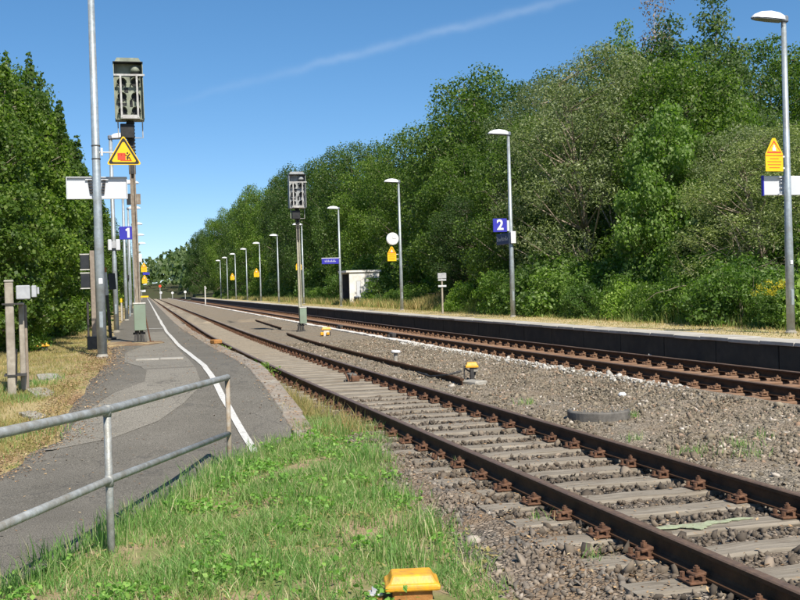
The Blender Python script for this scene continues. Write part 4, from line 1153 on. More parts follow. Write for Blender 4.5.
litter(u, v, np.array([zM(a, b) for a, b in zip(u, v)]) + .012 + .03 * rng.random(len(u)), .042, 'thatch', 'dead straw coloured thatch between the grass', 'dryblade')
n = 2600; v = 3.2 + 12 * rng.random(n); u = np.where(rng.random(n) < .6, rng.uniform(2.7, 3.3, n), rng.uniform(3.4, 5.4, n)); zz = np.full(n, -.160)
litter(u, v, zz, .03, 'track_litter', 'dry leaf and straw bits lying on the sleepers', 'litter_bits')
# stones
ico_v = []
ph = (1 + 5 ** .5) / 2
for a, b in ((1, ph), (-1, ph), (1, -ph), (-1, -ph)): ico_v += [(0, a, b), (a, b, 0), (b, 0, a)]
ico_v = np.array(ico_v, float); ico_v /= np.linalg.norm(ico_v[0])
ICO = []
for i in range(12):
    for j in range(i + 1, 12):
        for k in range(j + 1, 12):
            d = [np.linalg.norm(ico_v[a] - ico_v[b]) for a, b in ((i, j), (j, k), (i, k))]
            if max(d) < 1.2:
                n = np.cross(ico_v[j] - ico_v[i], ico_v[k] - ico_v[i])
                ICO.append((i, j, k) if n @ ico_v[i] > 0 else (i, k, j))
ICO = np.array(ICO)
def stones(pts, size, rng, mat_, name, label):
    n = len(pts); pts = np.asarray(pts)
    s = size * rng.lognormal(0, .32, n)
    ax = rng.uniform(.6, 1.3, (n, 3)) * s[:, None]; ax[:, 2] *= .62
    base = ico_v[None] * (1 + rng.normal(0, .34, (n, 12, 1)))
    q = rng.normal(size=(n, 4)); q /= np.linalg.norm(q, axis=1)[:, None]
    w, x, y, z = q.T
    R = np.stack([np.stack([1 - 2 * (y * y + z * z), 2 * (x * y - z * w), 2 * (x * z + y * w)], -1),
                  np.stack([2 * (x * y + z * w), 1 - 2 * (x * x + z * z), 2 * (y * z - x * w)], -1),
                  np.stack([2 * (x * z - y * w), 2 * (y * z + x * w), 1 - 2 * (x * x + y * y)], -1)], 1)
    V = np.einsum('nij,nkj->nki', R, base * ax[:, None, :]) + pts[:, None, :]
    F = (ICO[None] + (np.arange(n) * 12)[:, None, None]).reshape(-1, 3)
    o = link(name, np_mesh(name, V.reshape(-1, 3), F, mat_)); o['kind'] = 'stuff'; o['label'] = label; o['category'] = 'stones'
    return o
def scatter(n, u0, u1, v0, v1, power=1.0):
    return rng.uniform(u0, u1, n), v0 + (v1 - v0) * rng.random(n) ** power
def bedp(u, v, dz=0.0): return np.stack([u + nbend(v), v, np.array([zBed(a, b) for a, b in zip(u, v)]) + dz], 1)
u, v = scatter(33000, 5.35, 8.45, 6.5, 34, 1.5)
kp = (rng.random(len(u)) < np.clip(.62 + .5 * vnoise(u, v, .8, 9) + .22 * (u - 6.2), .08, 1)) & (((u - 6.15) ** 2 + (v - 12.3) ** 2) > .19)
u, v = u[kp], v[kp]
stones(bedp(u, v, rng.uniform(-.006, .010, len(u))), .0195, rng, 'stone_mid', 'ballast_stones', 'brown grey ballast stones between the two tracks')
u, v = scatter(12500, 2.86, 5.4, 3.0, 17, 1.2)
ph_ = (v - 4.749) % .6; ph_ = np.minimum(ph_, .6 - ph_)
kp = (ph_ > .145) | (rng.random(len(u)) < .012)
u, v, ph_ = u[kp], v[kp], ph_[kp]
stones(bedp(u, v, rng.uniform(-.01, .028, len(u)) * (ph_ > .15)), .021, rng, 'stone_dark', 'sleeper_stones', 'dark stones between the sleepers of the near track')
u, v = scatter(9500, 2.05, 2.95, 3.0, 13.5, 1.1)
gr_ = np.array([gR(x) for x in v]); kp = (u > gr_ - .25) & (rng.random(len(u)) < np.clip(.65 + .6 * vnoise(u, v, 1.2, 3), .05, 1)); u, v = u[kp], v[kp]
stones(bedp(u, v, rng.uniform(-.008, .008, len(u))), .017, rng, 'stone_side', 'side_stones', 'grey stones beside the sleeper ends near the grass')
a_ = rng.random(420) * 6.283; q_ = np.sqrt(rng.random(420)) * .36
P = np.stack([6.15 + q_ * np.cos(a_), 12.3 + q_ * np.sin(a_), np.full(420, -.062)], 1)
stones(P, .012, rng, 'stone_mid', 'cover_gravel', 'fine gravel lying on the round manhole cover')
u, v = scatter(900, 8.30, 8.80, 14, 30, 1.0)
stones(bedp(u, v, rng.uniform(0, .02, len(u))), .026, rng, 'stone_white', 'pale_stones', 'pale limed stones beside the far track')
u, v = scatter(420, 11.05, 11.5, 14, 40, 1.0)
stones(bedp(u, v, rng.uniform(0, .03, len(u))), .032, rng, 'stone_white', 'wall_foot_stones', 'pale stones at the foot of the far platform wall')

# ================================================================== OBJECTS
def glyph(ch, size, mt, key):
    def f():
        cu = bpy.data.curves.new(key, 'FONT'); cu.body = ch; cu.size = size; cu.extrude = .004; cu.offset = size * .028
        cu.align_x = 'CENTER'; cu.align_y = 'CENTER'
        ob = bpy.data.objects.new(key, cu); COL.objects.link(ob)
        dg = bpy.context.evaluated_depsgraph_get(); dg.update()
        me = bpy.data.meshes.new_from_object(ob.evaluated_get(dg))
        bpy.data.objects.remove(ob)
        me.transform(Matrix.Rotation(math.pi / 2, 4, 'X'))
        me.materials.clear(); me.materials.append(M[mt]); me.name = key
        return me
    return cached(key, f)
def lamp_head(sx):
    """flat street light head pointing to local sx * x"""
    def shell():
        mb = MB(); n = 8; L_ = .72
        prof = [(0, .12), (.10, .16), (.3, .18), (.5, .15), (.65, .085), (.72, .02)]
        wd = [.12, .135, .14, .13, .105, .05]
        vs = []; fs = []; K = 7
        for (x, h), w in zip(prof, wd):
            for k in range(K):
                a = math.pi * k / (K - 1); vs.append((sx * (x + .04), w * math.cos(a), h * math.sin(a) ** .7 + .012))
        for i in range(len(prof) - 1):
            for k in range(K - 1):
                f = (i * K + k, i * K + k + 1, (i + 1) * K + k + 1, (i + 1) * K + k); fs.append(f if sx > 0 else f[::-1])
        e = tuple(range(K)); fs.append(e[::-1] if sx > 0 else e)
        e = tuple((len(prof) - 1) * K + k for k in range(K)); fs.append(e if sx > 0 else e[::-1])
        mb.add(vs, fs); return mb.mesh('lamp_shell', 'lamp_top', True)
    def glass():
        mb = MB(); mb.prism_z([(sx * x + sx * .04, y) for x, y in ((0, -.11), (.3, -.128), (.55, -.115), (.70, -.055), (.70, .055), (.55, .115), (.3, .128), (0, .11))][::sx], -.012, .011)
        return mb.mesh('lamp_glass', 'lamp_under')
    def joint():
        mb = MB(); mb.cbox((-sx * .02, 0, .045), (.13, .15, .15), .03); mb.tube([(0, 0, -.12), (0, 0, .0)], .05, 10); return mb.mesh('lamp_joint', 'lamp_grey')
    return cached('shell%d' % sx, shell), cached('glass%d' % sx, glass), cached('joint%d' % sx, joint)
def pole_mesh(h, r0, r1):
    return cached(('pole', h, r0, r1), lambda: MB().tube([(0, 0, -.1), (0, 0, h * .3), (0, 0, h * .32), (0, 0, h)], [r0, r0 * .96, r0 * .90, r1], 14).mesh('pole', 'galv', True))
def street_lamp(label, u, v, z, h, sx, group, r0=.088, r1=.052):
    t = thing('street_lamp', label, 'lamp', W(u, v, z), head(v), group)
    link('pole', pole_mesh(h, r0, r1), t)
    mb = cached('basecollar', lambda: MB().lathe([(.12, -.02), (.12, .025), (.10, .04), (.095, .07)], 14).mesh('base_collar', 'concrete'))
    link('base_collar', mb, t)
    door = cached('pdoor', lambda: MB().cbox((0, -.086, .75), (.07, .02, .32), .006).mesh('service_door', 'galv')); link('service_door', door, t)
    a, b, c = lamp_head(sx)
    hd = link('lamp_head', c, t, (0, 0, h + .06)); hd.rotation_euler = (0, sx * -.05, 0)
    link('lamp_shell', a, hd); link('lamp_glass', b, hd)
    return t
R_LAMPS = [18.7, 34.7, 51.0, 68.0, 84.8, 101.2, 117.5, 133.5, 150.5, 166, 181]
ordn = ['rightmost platform lamp, tall and close, beside the yellow warning sign', 'second far platform lamp from the right, carrying the number 2 sign', 'third far platform lamp from the right, carrying the round clock',
        'fourth far platform lamp from the right, beside the white shelter', 'fifth far platform lamp from the right, partly behind the right signal mast', 'sixth far platform lamp from the right, left of the right signal mast',
        'seventh far platform lamp from the right, with a small yellow sign', 'eighth far platform lamp from the right', 'ninth far platform lamp from the right, with a yellow sign in the tree shade', 'tenth far platform lamp from the right, in the tree shade', 'leftmost most distant platform lamp, dark in tree shade']
for v, lab in zip(R_LAMPS, ordn):
    street_lamp('grey ' + lab, 13.8, v, PZ2 - .03, 6.45, -1, 'lamps on the far platform')
L_LAMPS = [(-.10, 21.45, 8.2, 'tall thick grey lamp mast nearest on the left, carrying the white sign board'),
           (.08, 35.5, 6.3, 'second grey lamp pole on the left, carrying the blue number 1 sign'),
           (.20, 51.0, 6.4, 'third slender grey lamp pole on the left, right of the number 1 sign pole'),
           (.22, 66.0, 6.4, 'fourth lamp of the near platform, beside the left signal mast'),
           (.30, 81.0, 6.4, 'fifth lamp of the near platform, right of the left signal mast'),
           (.42, 96.0, 6.4, 'sixth lamp of the near platform, right of the left signal mast, lower head'),
           (.55, 112.0, 6.4, 'most distant lamp of the near platform with yellow signs')]
for u, v, h, lab in L_LAMPS:
    street_lamp(lab, u, v, PZ1 - .01, h, 1, 'lamps on the near platform', .095 if v < 30 else .085, .058)

def clamp_mesh():
    def f():
        mb = MB()
        for z in (-.13, .13):
            mb.lathe([(.085, z - .012), (.088, z - .012), (.088, z + .012), (.085, z + .012)], 12)
        return mb.mesh('clamp', 'darksteel')
    return cached('clamp', f)
# --- warning triangle on the left mast
P0 = W(-.10, 21.45, PZ1)
t = thing('warning_sign', 'yellow warning triangle with a red train on a bracket of the near left mast', 'sign', P0 + Vector((.53, -.13, 3.99)), head(21))
def tri(s, c=.0, r=.03):
    """rounded triangle outline"""
    pts = []
    hgt = s * .866
    cor = [(-s / 2, -hgt / 3), (s / 2, -hgt / 3), (0, hgt * 2 / 3)]
    for i, (x, z) in enumerate(cor):
        L2 = math.hypot(x, z); cx, cz = x * (1 - 2 * r / L2), z * (1 - 2 * r / L2)
        a0 = [math.radians(210), math.radians(330), math.radians(90)][i]
        for k in (-1, -.5, 0, .5, 1): a = a0 + k * math.radians(60); pts.append((cx + r * math.cos(a), cz + r * math.sin(a)))
    return pts
link('sign_plate', MB().prism_y(tri(.68), -.006, .006).mesh('sign_plate', 'yellow'), t)
mb = MB(); o_, i_ = tri(.62), tri(.50); n = len(o_)
mb.add([(x, -.010, z) for x, z in o_] + [(x, -.010, z) for x, z in i_], [(k, (k + 1) % n, n + (k + 1) % n, n + k) for k in range(n)])
link('black_border', mb.mesh('black_border', 'black'), t)
mb = MB()
mb.box((-.045, -.0095, -.045), (.15, .005, .105)); mb.box((-.045, -.0095, .025), (.15, .005, .02)); mb.box((-.112, -.0095, -.0), (.014, .005, .05)); mb.box((-.045, -.0095, .0), (.014, .005, .05)); mb.box((.022, -.0095, 0), (.014, .005, .05)); mb.box((.04, -.0095, -.11), (.22, .005, .012))
link('train_symbol', mb.mesh('train_symbol', 'red'), t)
mb = MB(); rt = Matrix.Rotation(.6, 3, 'Y'); mb.box((.085, -.0095, -.02), (.022, .005, .11), rt); mb.box((.07, -.0095, .035), (.03, .005, .03)); mb.box((.115, -.0095, -.075), (.018, .005, .07), Matrix.Rotation(-.4, 3, 'Y')); mb.box((.075, -.0095, -.075), (.018, .005, .06), Matrix.Rotation(.5, 3, 'Y')); mb.box((.045, -.0095, -.01), (.05, .005, .014), Matrix.Rotation(.4, 3, 'Y'))
link('figure_symbol', mb.mesh('figure_symbol', 'black'), t)
mb = MB(); mb.tube([(-.52, .10, .06), (-.1, .10, .06), (.0, .02, .06)], .016, 8); mb.cbox((-.42, .06, .06), (.045, .05, .16), .008)
link('bracket', mb.mesh('bracket', 'white'), t); link('clamp', clamp_mesh(), t, (-.53, .13, .06))
# --- white station board, back side
t = thing('station_sign', 'blank white back of the station sign board clamped to the near left mast', 'sign', P0 + Vector((.0, .13, 3.36)), head(21))
link('board', MB().cbox((0, .03, 0), (1.15, .05, .42), .012).mesh('board', 'sign_back'), t)
mb = MB(); mb.box((0, .0, .212), (1.16, .085, .016)); mb.box((0, .0, -.212), (1.16, .085, .016)); mb.box((-.578, .0, 0), (.014, .08, .42)); mb.box((.578, 0, 0), (.014, .08, .42))
link('frame', mb.mesh('frame', 'sign_back'), t)
mb = MB()
for z in (.15, .09, .03, -.03, -.09):
    for s in (-1, 1): mb.box((s * (.115 + .015 * z / .1), -.02, z), (.055, .05, .022))
for s in (-1, 1): mb.box((s * .15, -.012, .03), (.012, .03, .30), Matrix.Rotation(s * .12, 3, 'Y'))
link('clamp', mb.mesh('clamp', 'darksteel'), t)
mb = MB(); mb.box((0, -.022, .165), (.44, .03, .022)); link('rail_bar', mb.mesh('rail_bar', 'sign_back'), t)
# sticker
t = thing('sticker', 'small white sticker on the near left mast', 'sticker', P0 + Vector((.012, -.094, 1.5)), head(21), me=MB().cbox((0, 0, 0), (.075, .012, .11), .004).mesh('sticker', 'white'))

def number_sign(ch, pos, rz, label, w=.52):
    t = thing('track_number_sign', label, 'sign', pos, rz)
    link('sign_plate', MB().cbox((0, 0, 0), (w, .04, w * .92), .008).mesh('sign_plate', 'blue'), t)
    if ch == '1':
        a = w
        link('number', MB().prism_y([(-.06 * a, -.33 * a), (.10 * a, -.33 * a), (.10 * a, .36 * a), (-.03 * a, .36 * a), (-.19 * a, .23 * a), (-.13 * a, .12 * a), (-.06 * a, .19 * a)], -.026, -.0205).mesh('number', 'white'), t, (.10 * a, 0, 0))
    else:
        link('number', glyph(ch, w * .98, 'white', 'number_' + ch), t, (0, -.026, .0))
    link('bracket', MB().cbox((w / 2 + .07, .03, -.02), (.12, .06, w * .74), .01).mesh('bracket', 'sign_back'), t)
    return t
P2_ = W(13.8, 34.7, PZ2)
number_sign('2', P2_ + Vector((-.42, -.02, 3.26)), head(34) + .0, 'blue sign with white number 2 on the second far platform lamp')
t = thing('name_board', 'blue station name board with its shade in the colour, along the track below the number 2', 'sign', P2_ + Vector((.02, -.12, 2.80)), head(34))
link('board', MB().cbox((-.02, .72, 0), (.14, 1.5, .40), .01).mesh('board', 'blue_shaded'), t)  # shade on this face is put into its colour
link('end_cap', MB().cbox((-.0, -.05, .02), (.19, .05, .43), .01).mesh('end_cap', 'white'), t)
mb = MB(); random.seed(6)
y = 1.36
for k in range(10):
    hh = random.choice((.09, .13, .17)); mb.box((-.0925, y, -.02 + hh / 2 - .05), (.006, .035, hh)); mb.box((-.0925, y - .04, -.04 + random.choice((0, .05))), (.006, .06, .022)); y -= .115
link('lettering', mb.mesh('lettering', 'sign_back'), t)
PL2 = W(.08, 35.5, PZ1)
number_sign('1', PL2 + Vector((.42, -.05, 3.25)), head(35), 'blue sign with white number 1 on the second left lamp pole', .47)
t = thing('speaker_box', 'white box pair on the second left lamp pole below the number 1', 'loudspeaker', PL2 + Vector((0, -.12, 2.86)), head(35))
link('body', MB().cbox((-.13, 0, 0), (.12, .12, .36), .02).cbox((.13, 0, 0), (.14, .12, .36), .02).mesh('body', 'sign_back'), t)
link('mount', MB().cbox((0, .02, 0), (.16, .10, .22), .01).mesh('mount', 'box_grey'), t)

def info_sign(pos, rz, label, w=.42, tail=True):
    """yellow triangle above a yellow text plate, one outline"""
    t = thing('warning_sign', label, 'sign', pos, rz)
    h1 = w * .86; h0 = w * .78
    def plate(): return MB().prism_y([(-w / 2, -h0), (w / 2, -h0), (w / 2, 0.03), (.035, h1), (-.035, h1), (-w / 2, .03)], -.006, .006).mesh('sign_plate', 'yellow')
    link('sign_plate', cached(('iplate', w), plate), t)
    def sym():
        mb = MB(); tr_ = [(-w * .42, .05), (w * .42, .05), (0, h1 * .88)]; ti_ = [(-w * .35, .08), (w * .35, .08), (0, h1 * .76)]
        mb.add([(x, -.0095, z) for x, z in tr_] + [(x, -.0095, z) for x, z in ti_], [(k, (k + 1) % 3, 3 + (k + 1) % 3, 3 + k) for k in range(3)])
        mb.box((0, -.0095, .0), (w * .96, .004, .012))
        for i, q in enumerate((.5, .8, .75, .6)): mb.box((0, -.0095, -h0 * (.2 + .19 * i)), (w * q, .003, .010))
        return mb.mesh('markings', 'red')
    link('markings', cached(('isym', w), sym), t)
    link('symbol', cached(('isy2', w), lambda: MB().cbox((0, -.0095, .13), (w * .2, .004, .07), .001).box((0, -.0095, .19), (w * .1, .003, .05)).mesh('symbol', 'sign_back')), t)
    mb = cached(('ibr', w), lambda: MB().box((w / 2 + .04, .03, -.02), (.16, .03, .03)).box((w / 2 + .04, .03, -.26), (.16, .03, .03)).mesh('bracket', 'white'))
    if tail: link('bracket', mb, t)
    return t
PR = W(13.8, 18.7, PZ2)
info_sign(PR + Vector((-.33, -.03, 3.68)), head(19), 'yellow warning sign with text plate on the rightmost lamp pole')
t = thing('station_sign', 'blank white back of the station sign board at the right picture edge', 'sign', PR + Vector((.02, .12, 3.07)), head(19))
link('board', MB().cbox((.08, .03, 0), (1.16, .05, .41), .012).mesh('board', 'sign_back'), t)
link('blue_edge', MB().cbox((-.51, .03, 0), (.03, .07, .43), .006).mesh('blue_edge', 'blue'), t)
mb = MB()
for z in (.12, .05, -.05, -.14): mb.box((-.10, -.02, z), (.05, .06, .022))
link('clamp', mb.mesh('clamp', 'sign_back'), t)
link('clamp_bar', MB().box((-.07, -.02, .175), (.2, .06, .03)).mesh('clamp_bar', 'sign_back'), t); link('clamp_bar', MB().box((-.07, -.02, -.185), (.2, .06, .03)).mesh('clamp_bar', 'sign_back'), t)
thing('sticker', 'small white sticker on the rightmost lamp pole', 'sticker', PR + Vector((-.01, -.09, 1.45)), head(19), me=MB().cbox((0, 0, 0), (.06, .012, .08), .004).mesh('sticker', 'white'))
P3 = W(13.8, 51.0, PZ2)
t = thing('station_clock', 'round white station clock on the third far platform lamp', 'clock', P3 + Vector((-.42, -.05, 3.62)), head(51))
mb = MB(); mb.lathe([(.27, -.07), (.315, -.06), (.315, .06), (.27, .07)], 28)
me = mb.mesh('housing', 'white'); me.transform(Matrix.Rotation(math.pi / 2, 4, 'X')); link('housing', me, t)
mb = MB(); mb.lathe([(.28, .0), (.28, .006)], 28); me = mb.mesh('dial', 'lamp_top'); me.transform(Matrix.Rotation(math.pi / 2, 4, 'X')); link('dial', me, t, (0, -.071, 0))
mb = MB(); mb.box((.0, -.086, .05), (.022, .005, .13)); mb.box((.09, -.086, .012), (.2, .005, .016), Matrix.Rotation(-.1, 3, 'Y')); link('hand', mb.mesh('hand', 'box_grey'), t)
link('bracket', MB().box((.34, .03, .04), (.24, .04, .04)).mesh('bracket', 'galv'), t)
info_sign(P3 + Vector((-.47, -.03, 2.85)), head(51), 'yellow warning sign below the station clock', .46)
P4 = W(13.8, 68.0, PZ2)
t = thing('name_board', 'blue station name board on the lamp beside the white shelter', 'sign', P4 + Vector((-.66, -.05, 3.0)), head(68))
link('board', MB().cbox((0, 0, 0), (1.15, .08, .36), .01).mesh('board', 'blue'), t)
link('top_bar', MB().cbox((.05, 0, .21), (1.3, .06, .05), .01).mesh('top_bar', 'sign_back'), t)
mb = MB(); x = -.36
for k in range(7): hh = random.choice((.10, .14)); mb.box((x, -.043, -.04 + hh / 2), (.03, .005, hh)); mb.box((x + .045, -.043, -.02), (.05, .005, .03)); x += .11
link('lettering', mb.mesh('lettering', 'sign_back'), t)
info_sign(W(13.8, 84.8, PZ2) + Vector((-.35, -.03, 3.15)), head(85), 'yellow warning sign just left of the fifth far platform lamp', .46)
info_sign(W(13.8, 117.5, PZ2) + Vector((-.42, -.03, 3.2)), head(117), 'small yellow warning sign on the seventh far platform lamp', .6)
info_sign(W(13.8, 150.5, PZ2) + Vector((-.45, -.03, 3.3)), head(150), 'small shaded yellow warning sign on the ninth far platform lamp', .6)
info_sign(W(.42, 96, PZ1) + Vector((.62, -.03, 3.6)), head(96), 'orange yellow warning sign on the left among the distant lamps, upper one', .5)
info_sign(W(.55, 112, PZ1) + Vector((.52, -.03, 2.75)), head(112), 'orange yellow warning sign on the left among the distant lamps, lower one', .52)
thing('name_board', 'small blue name board right of the distant left lamps', 'sign', W(1.25, 112, PZ1 + 3.35), head(112), me=MB().cbox((0, 0, 0), (.7, .06, .26), .01).mesh('name_board', 'blue'))
t = thing('display_box', 'white hanging display box on a distant left lamp', 'display', W(.30, 81, PZ1 + 3.95), head(81))
link('housing', MB().cbox((.42, 0, 0), (.42, .25, .62), .02).mesh('housing', 'white'), t); link('top_plate', MB().cbox((.38, 0, .44), (.36, .2, .12), .02).mesh('top_plate', 'sig'), t)
t = thing('loudspeaker', 'dark loudspeaker at the top of a distant left lamp', 'loudspeaker', W(.30, 81, PZ1 + 5.0), head(81), me=MB().cbox((.35, 0, 0), (.34, .25, .14), .02).mesh('loudspeaker', 'sig'))
t = thing('equipment_box', 'small black box on the thin pole left of the left signal mast', 'box', W(.15, 60, PZ1 + 2.2), head(60))
link('body', MB().cbox((0, -.1, 0), (.2, .16, .22), .01).mesh('body', 'black'), t); link('pole', MB().tube([(.08, 0, -2.2), (.08, 0, 2.7)], .05, 8).mesh('pole', 'galv'), t)

# --- signals
def signal(u, v, z, mast_h, label, smat, mmat, lean=0.0, box_off=(0, 0)):
    t = thing('railway_signal', label, 'signal', W(u, v, z), head(v)); t.rotation_euler = (0, lean, head(v))
    mb = MB()
    for s in (-1, 1):
        mb.box((s * .052, 0, mast_h / 2 + .3), (.035, .12, mast_h - .6)); mb.box((s * .035, .05, mast_h / 2 + .3), (.05, .02, mast_h - .6)); 
    mb.box((0, .02, mast_h / 2 + .3), (.07, .02, mast_h - .62))
    link('mast', mb.mesh('mast', mmat), t)
    # upper ribbed sleeve
    mb = MB(); mb.tube([(0, 0, mast_h - 1.25), (0, 0, mast_h + .1)], .085, 10)
    for k in range(10): mb.tube([(0, 0, mast_h - .75 + k * .085), (0, 0, mast_h - .72 + k * .085)], .105, 10)
    link('sleeve', mb.mesh('sleeve', 'darksteel'), t)
    hz = mast_h + .02
    hd = link('signal_head', MB().cbox((0, .10, .76), (.70, .26, 1.42), .015).mesh('signal_head', smat), t, (-.01, -.12, hz))
    mb = MB(); mb.prism_y([(-.33, 1.46), (.33, 1.46), (.26, 1.58), (-.26, 1.58)], -.16, .24); link('cap', mb.mesh('cap', smat), hd)
    mb = MB(); mb.box((0, -.12, 1.452), (.72, .36, .014)); link('shade_edge', mb.mesh('shade_edge', 'black'), hd)
    # housing side cheeks
    mb = MB()
    for s in (-1, 1): mb.box((s * .345, -.14, .76), (.016, .24, 1.38))
    mb.box((0, -.1, .06), (.69, .16, .014)); link('cheek', mb.mesh('cheek', smat), hd)
    # hoods
    def hood():
        mb = MB(); n = 10; vs = []; fs = []
        for y, r in ((-.0, .115), (-.13, .122)):
            for k in range(n + 1):
                a = math.radians(-30) + math.radians(240) * k / n; vs.append((r * math.cos(a), y, r * math.sin(a)))
        for y, r in ((-.0, .105), (-.13, .112)):
            for k in range(n + 1):
                a = math.radians(-30) + math.radians(240) * k / n; vs.append((r * math.cos(a), y, r * math.sin(a)))
        m_ = n + 1
        for k in range(n):
            fs += [(k, k + 1, m_ + k + 1, m_ + k), (2 * m_ + k + 1, 2 * m_ + k, 3 * m_ + k, 3 * m_ + k + 1), (m_ + k, m_ + k + 1, 3 * m_ + k + 1, 3 * m_ + k)]
        mb.add(vs, fs); return mb.mesh('hood', smat)
    hm = cached('hood' + smat, hood)
    lens = cached('lens', lambda: MB().tube([(0, -.012, 0), (0, -.03, 0)], .098, 14).mesh('lens', 'black'))
    for x, zz in ((-.17, .98), (.17, .98), (-.17, .62), (.17, .62), (-.17, .27), (.17, .27)):
        h = link('hood', hm, hd, (x + random.uniform(-.01, .01), -.03, zz)); h2 = link('lens', lens, hd, (x, -.015, zz))
    for (x, zz), (w_, h_) in (((-.06, .80), (.10, .12)), ((-.17, .45), (.22, .07)), ((.05, .47), (.07, .16))): link('recess_shade', MB().box((x, -.034, zz), (w_, .01, h_)).mesh('recess_shade', 'black'), hd)  # flat black plates painted as the shade in openings of the head
    mb = MB(); mb.lathe([(.10, 0), (.125, .05), (.115, .12), (.07, .17), (.02, .185)], 14); link('top_lamp', mb.mesh('top_lamp', smat, True), hd, (.17, -.10, 1.22))
    mb = MB(); mb.lathe([(.112, -.05), (.12, 0)], 14); link('lamp_ring', mb.mesh('lamp_ring', 'black'), hd, (.17, -.10, 1.20))
    # light bars
    mb = MB(); mb.box((.02, -.28, 1.13), (.74, .03, .045)); link('cross_bar', mb.mesh('cross_bar', 'sig_light'), hd)
    for x in (-.19, .20):
        link('upright_bar', cached('upbar', lambda: MB().box((0, -.285, .60), (.045, .025, 1.04)).mesh('upright_bar', 'sig_light')), hd, (x, 0, 0))
    mb = MB(); mb.prism_y([(-.21, .06), (.24, .06), (.20, .15), (-.16, .15)], -.29, -.06); link('tray', mb.mesh('tray', 'sig_light'), hd)
    # hoop and relay box under the head
    mb = MB(); mb.tube([(.30, .0, .06), (.30, 0, -.38), (.08, 0, -.38)], .014, 6); mb.tube([(-.29, 0, .06), (-.29, 0, -.36), (-.08, 0, -.36)], .014, 6); link('hoop', mb.mesh('hoop', 'sig_light'), hd)
    mb = MB(); mb.cbox((-.07, -.02, -.22), (.34, .22, .36), .015); link('relay_box', mb.mesh('relay_box', 'black'), hd)
    # foot
    bx, by = box_off
    cab = link('cabinet', MB().cbox((bx, by, .665), (.29, .22, .66), .012).mesh('cabinet', 'green_box'), t)
    link('cabinet_lid', MB().cbox((bx, by, 1.012), (.31, .24, .035), .008).mesh('cabinet_lid', 'line'), cab)
    mb = MB()
    for x in (-.10, .10):
        for y in (-.10, .10): mb.box((x, y, .12), (.05, .05, .52), Matrix.Rotation(x * -1.2, 3, 'Y') @ Matrix.Rotation(y * 1.2, 3, 'X'))
    mb.box((0, 0, .02), (.36, .34, .06)); mb.box((0, 0, .26), (.30, .04, .05)); mb.tube([(-.03, -.10, .0), (-.03, -.10, .36)], .03, 8); mb.tube([(.04, -.10, .0), (.04, -.10, .36)], .025, 8)
    link('foot', mb.mesh('foot', 'darksteel'), t)
    return t
random.seed(15)
s1 = signal(.72, 26.9, PZ1 - .02, 5.50, 'tall grey green railway signal on the near platform at left', 'sig', 'mast', -.010, (.03, -.09))
mb = MB(); mb.box((.12, -.075, 3.62), (.10, .02, .26)); link('small_plate', mb.mesh('small_plate', 'mast'), s1)
mb = MB(); mb.box((-.12, -.075, 3.62), (.10, .02, .28)); link('small_plate', mb.mesh('small_plate', 'black'), s1)
mb = MB(); mb.tube([(.28, -.02, -.02), (.12, 0, .95)], .018, 6); mb.box((.30, -.03, .02), (.11, .11, .07)); link('stay', mb.mesh('stay', 'rust'), s1)
signal(7.45, 43.5, -.17, 5.13, 'grey railway signal between the two tracks, in front of the trees', 'sig_grey', 'mast2', -.002, (.09, -.09))

# --- small things on the left
t = thing('information_stand', 'brown stand with two stacked black boards behind the near left mast', 'information board', W(-.33, 24.4, PZ1 - .02), head(24))
link('post', MB().cbox((.03, -.06, 1.1), (.10, .07, 2.3), .008).mesh('post', 'grey_leg'), t)
link('post', MB().tube([(-.10, .05, -.05), (-.10, .05, 1.1)], .025, 8).mesh('post', 'darksteel'), t)
for z in (2.0, 1.58):
    p_ = link('board', cached('iboard', lambda: MB().cbox((-.13, .02, 0), (.20, .10, .31), .008).mesh('board', 'black_box')), t, (0, 0, z))
    link('trim', cached('itrim', lambda: MB().box((-.13, .02, .172), (.215, .11, .022)).box((-.13, .02, -.172), (.215, .11, .022)).mesh('trim', 'line')), p_)
link('foot_box', MB().cbox((-.02, -.05, .16), (.22, .18, .32), .01).mesh('foot_box', 'darksteel'), t)
t = thing('marker_post', 'leaning post with reddish white top and black board, left of the second lamp pole', 'post', W(-.02, 30.6, PZ1 - .02), head(30)); t.rotation_euler = (0, -.055, head(30))
link('lower_post', MB().cbox((0, 0, .62), (.09, .05, 1.28), .008).mesh('lower_post', 'darksteel'), t)
link('upper_post', MB().cbox((0, 0, 1.57), (.10, .06, .66), .008).mesh('upper_post', 'line'), t)
link('red_cap', MB().cbox((0, -.002, 1.96), (.105, .066, .14), .008).mesh('red_cap', 'rust_orange'), t)
link('board', MB().cbox((.17, .06, 1.62), (.20, .04, .46), .008).mesh('board', 'black_box'), t)
mb = MB(); mb.box((-.05, -.28, .02), (.42, .5, .05)); link('foot_plate', mb.mesh('foot_plate', 'darksteel'), t)
t = thing('marker_post', 'short white post with orange top between the left lamp poles', 'post', W(-.02, 51.6, PZ1 - .03), 0)
link('lower_post', MB().cbox((0, 0, .42), (.10, .10, .9), .01).mesh('lower_post', 'coping'), t); link('orange_top', MB().cbox((0, 0, .97), (.14, .12, .20), .01).mesh('orange_top', 'yellow'), t)
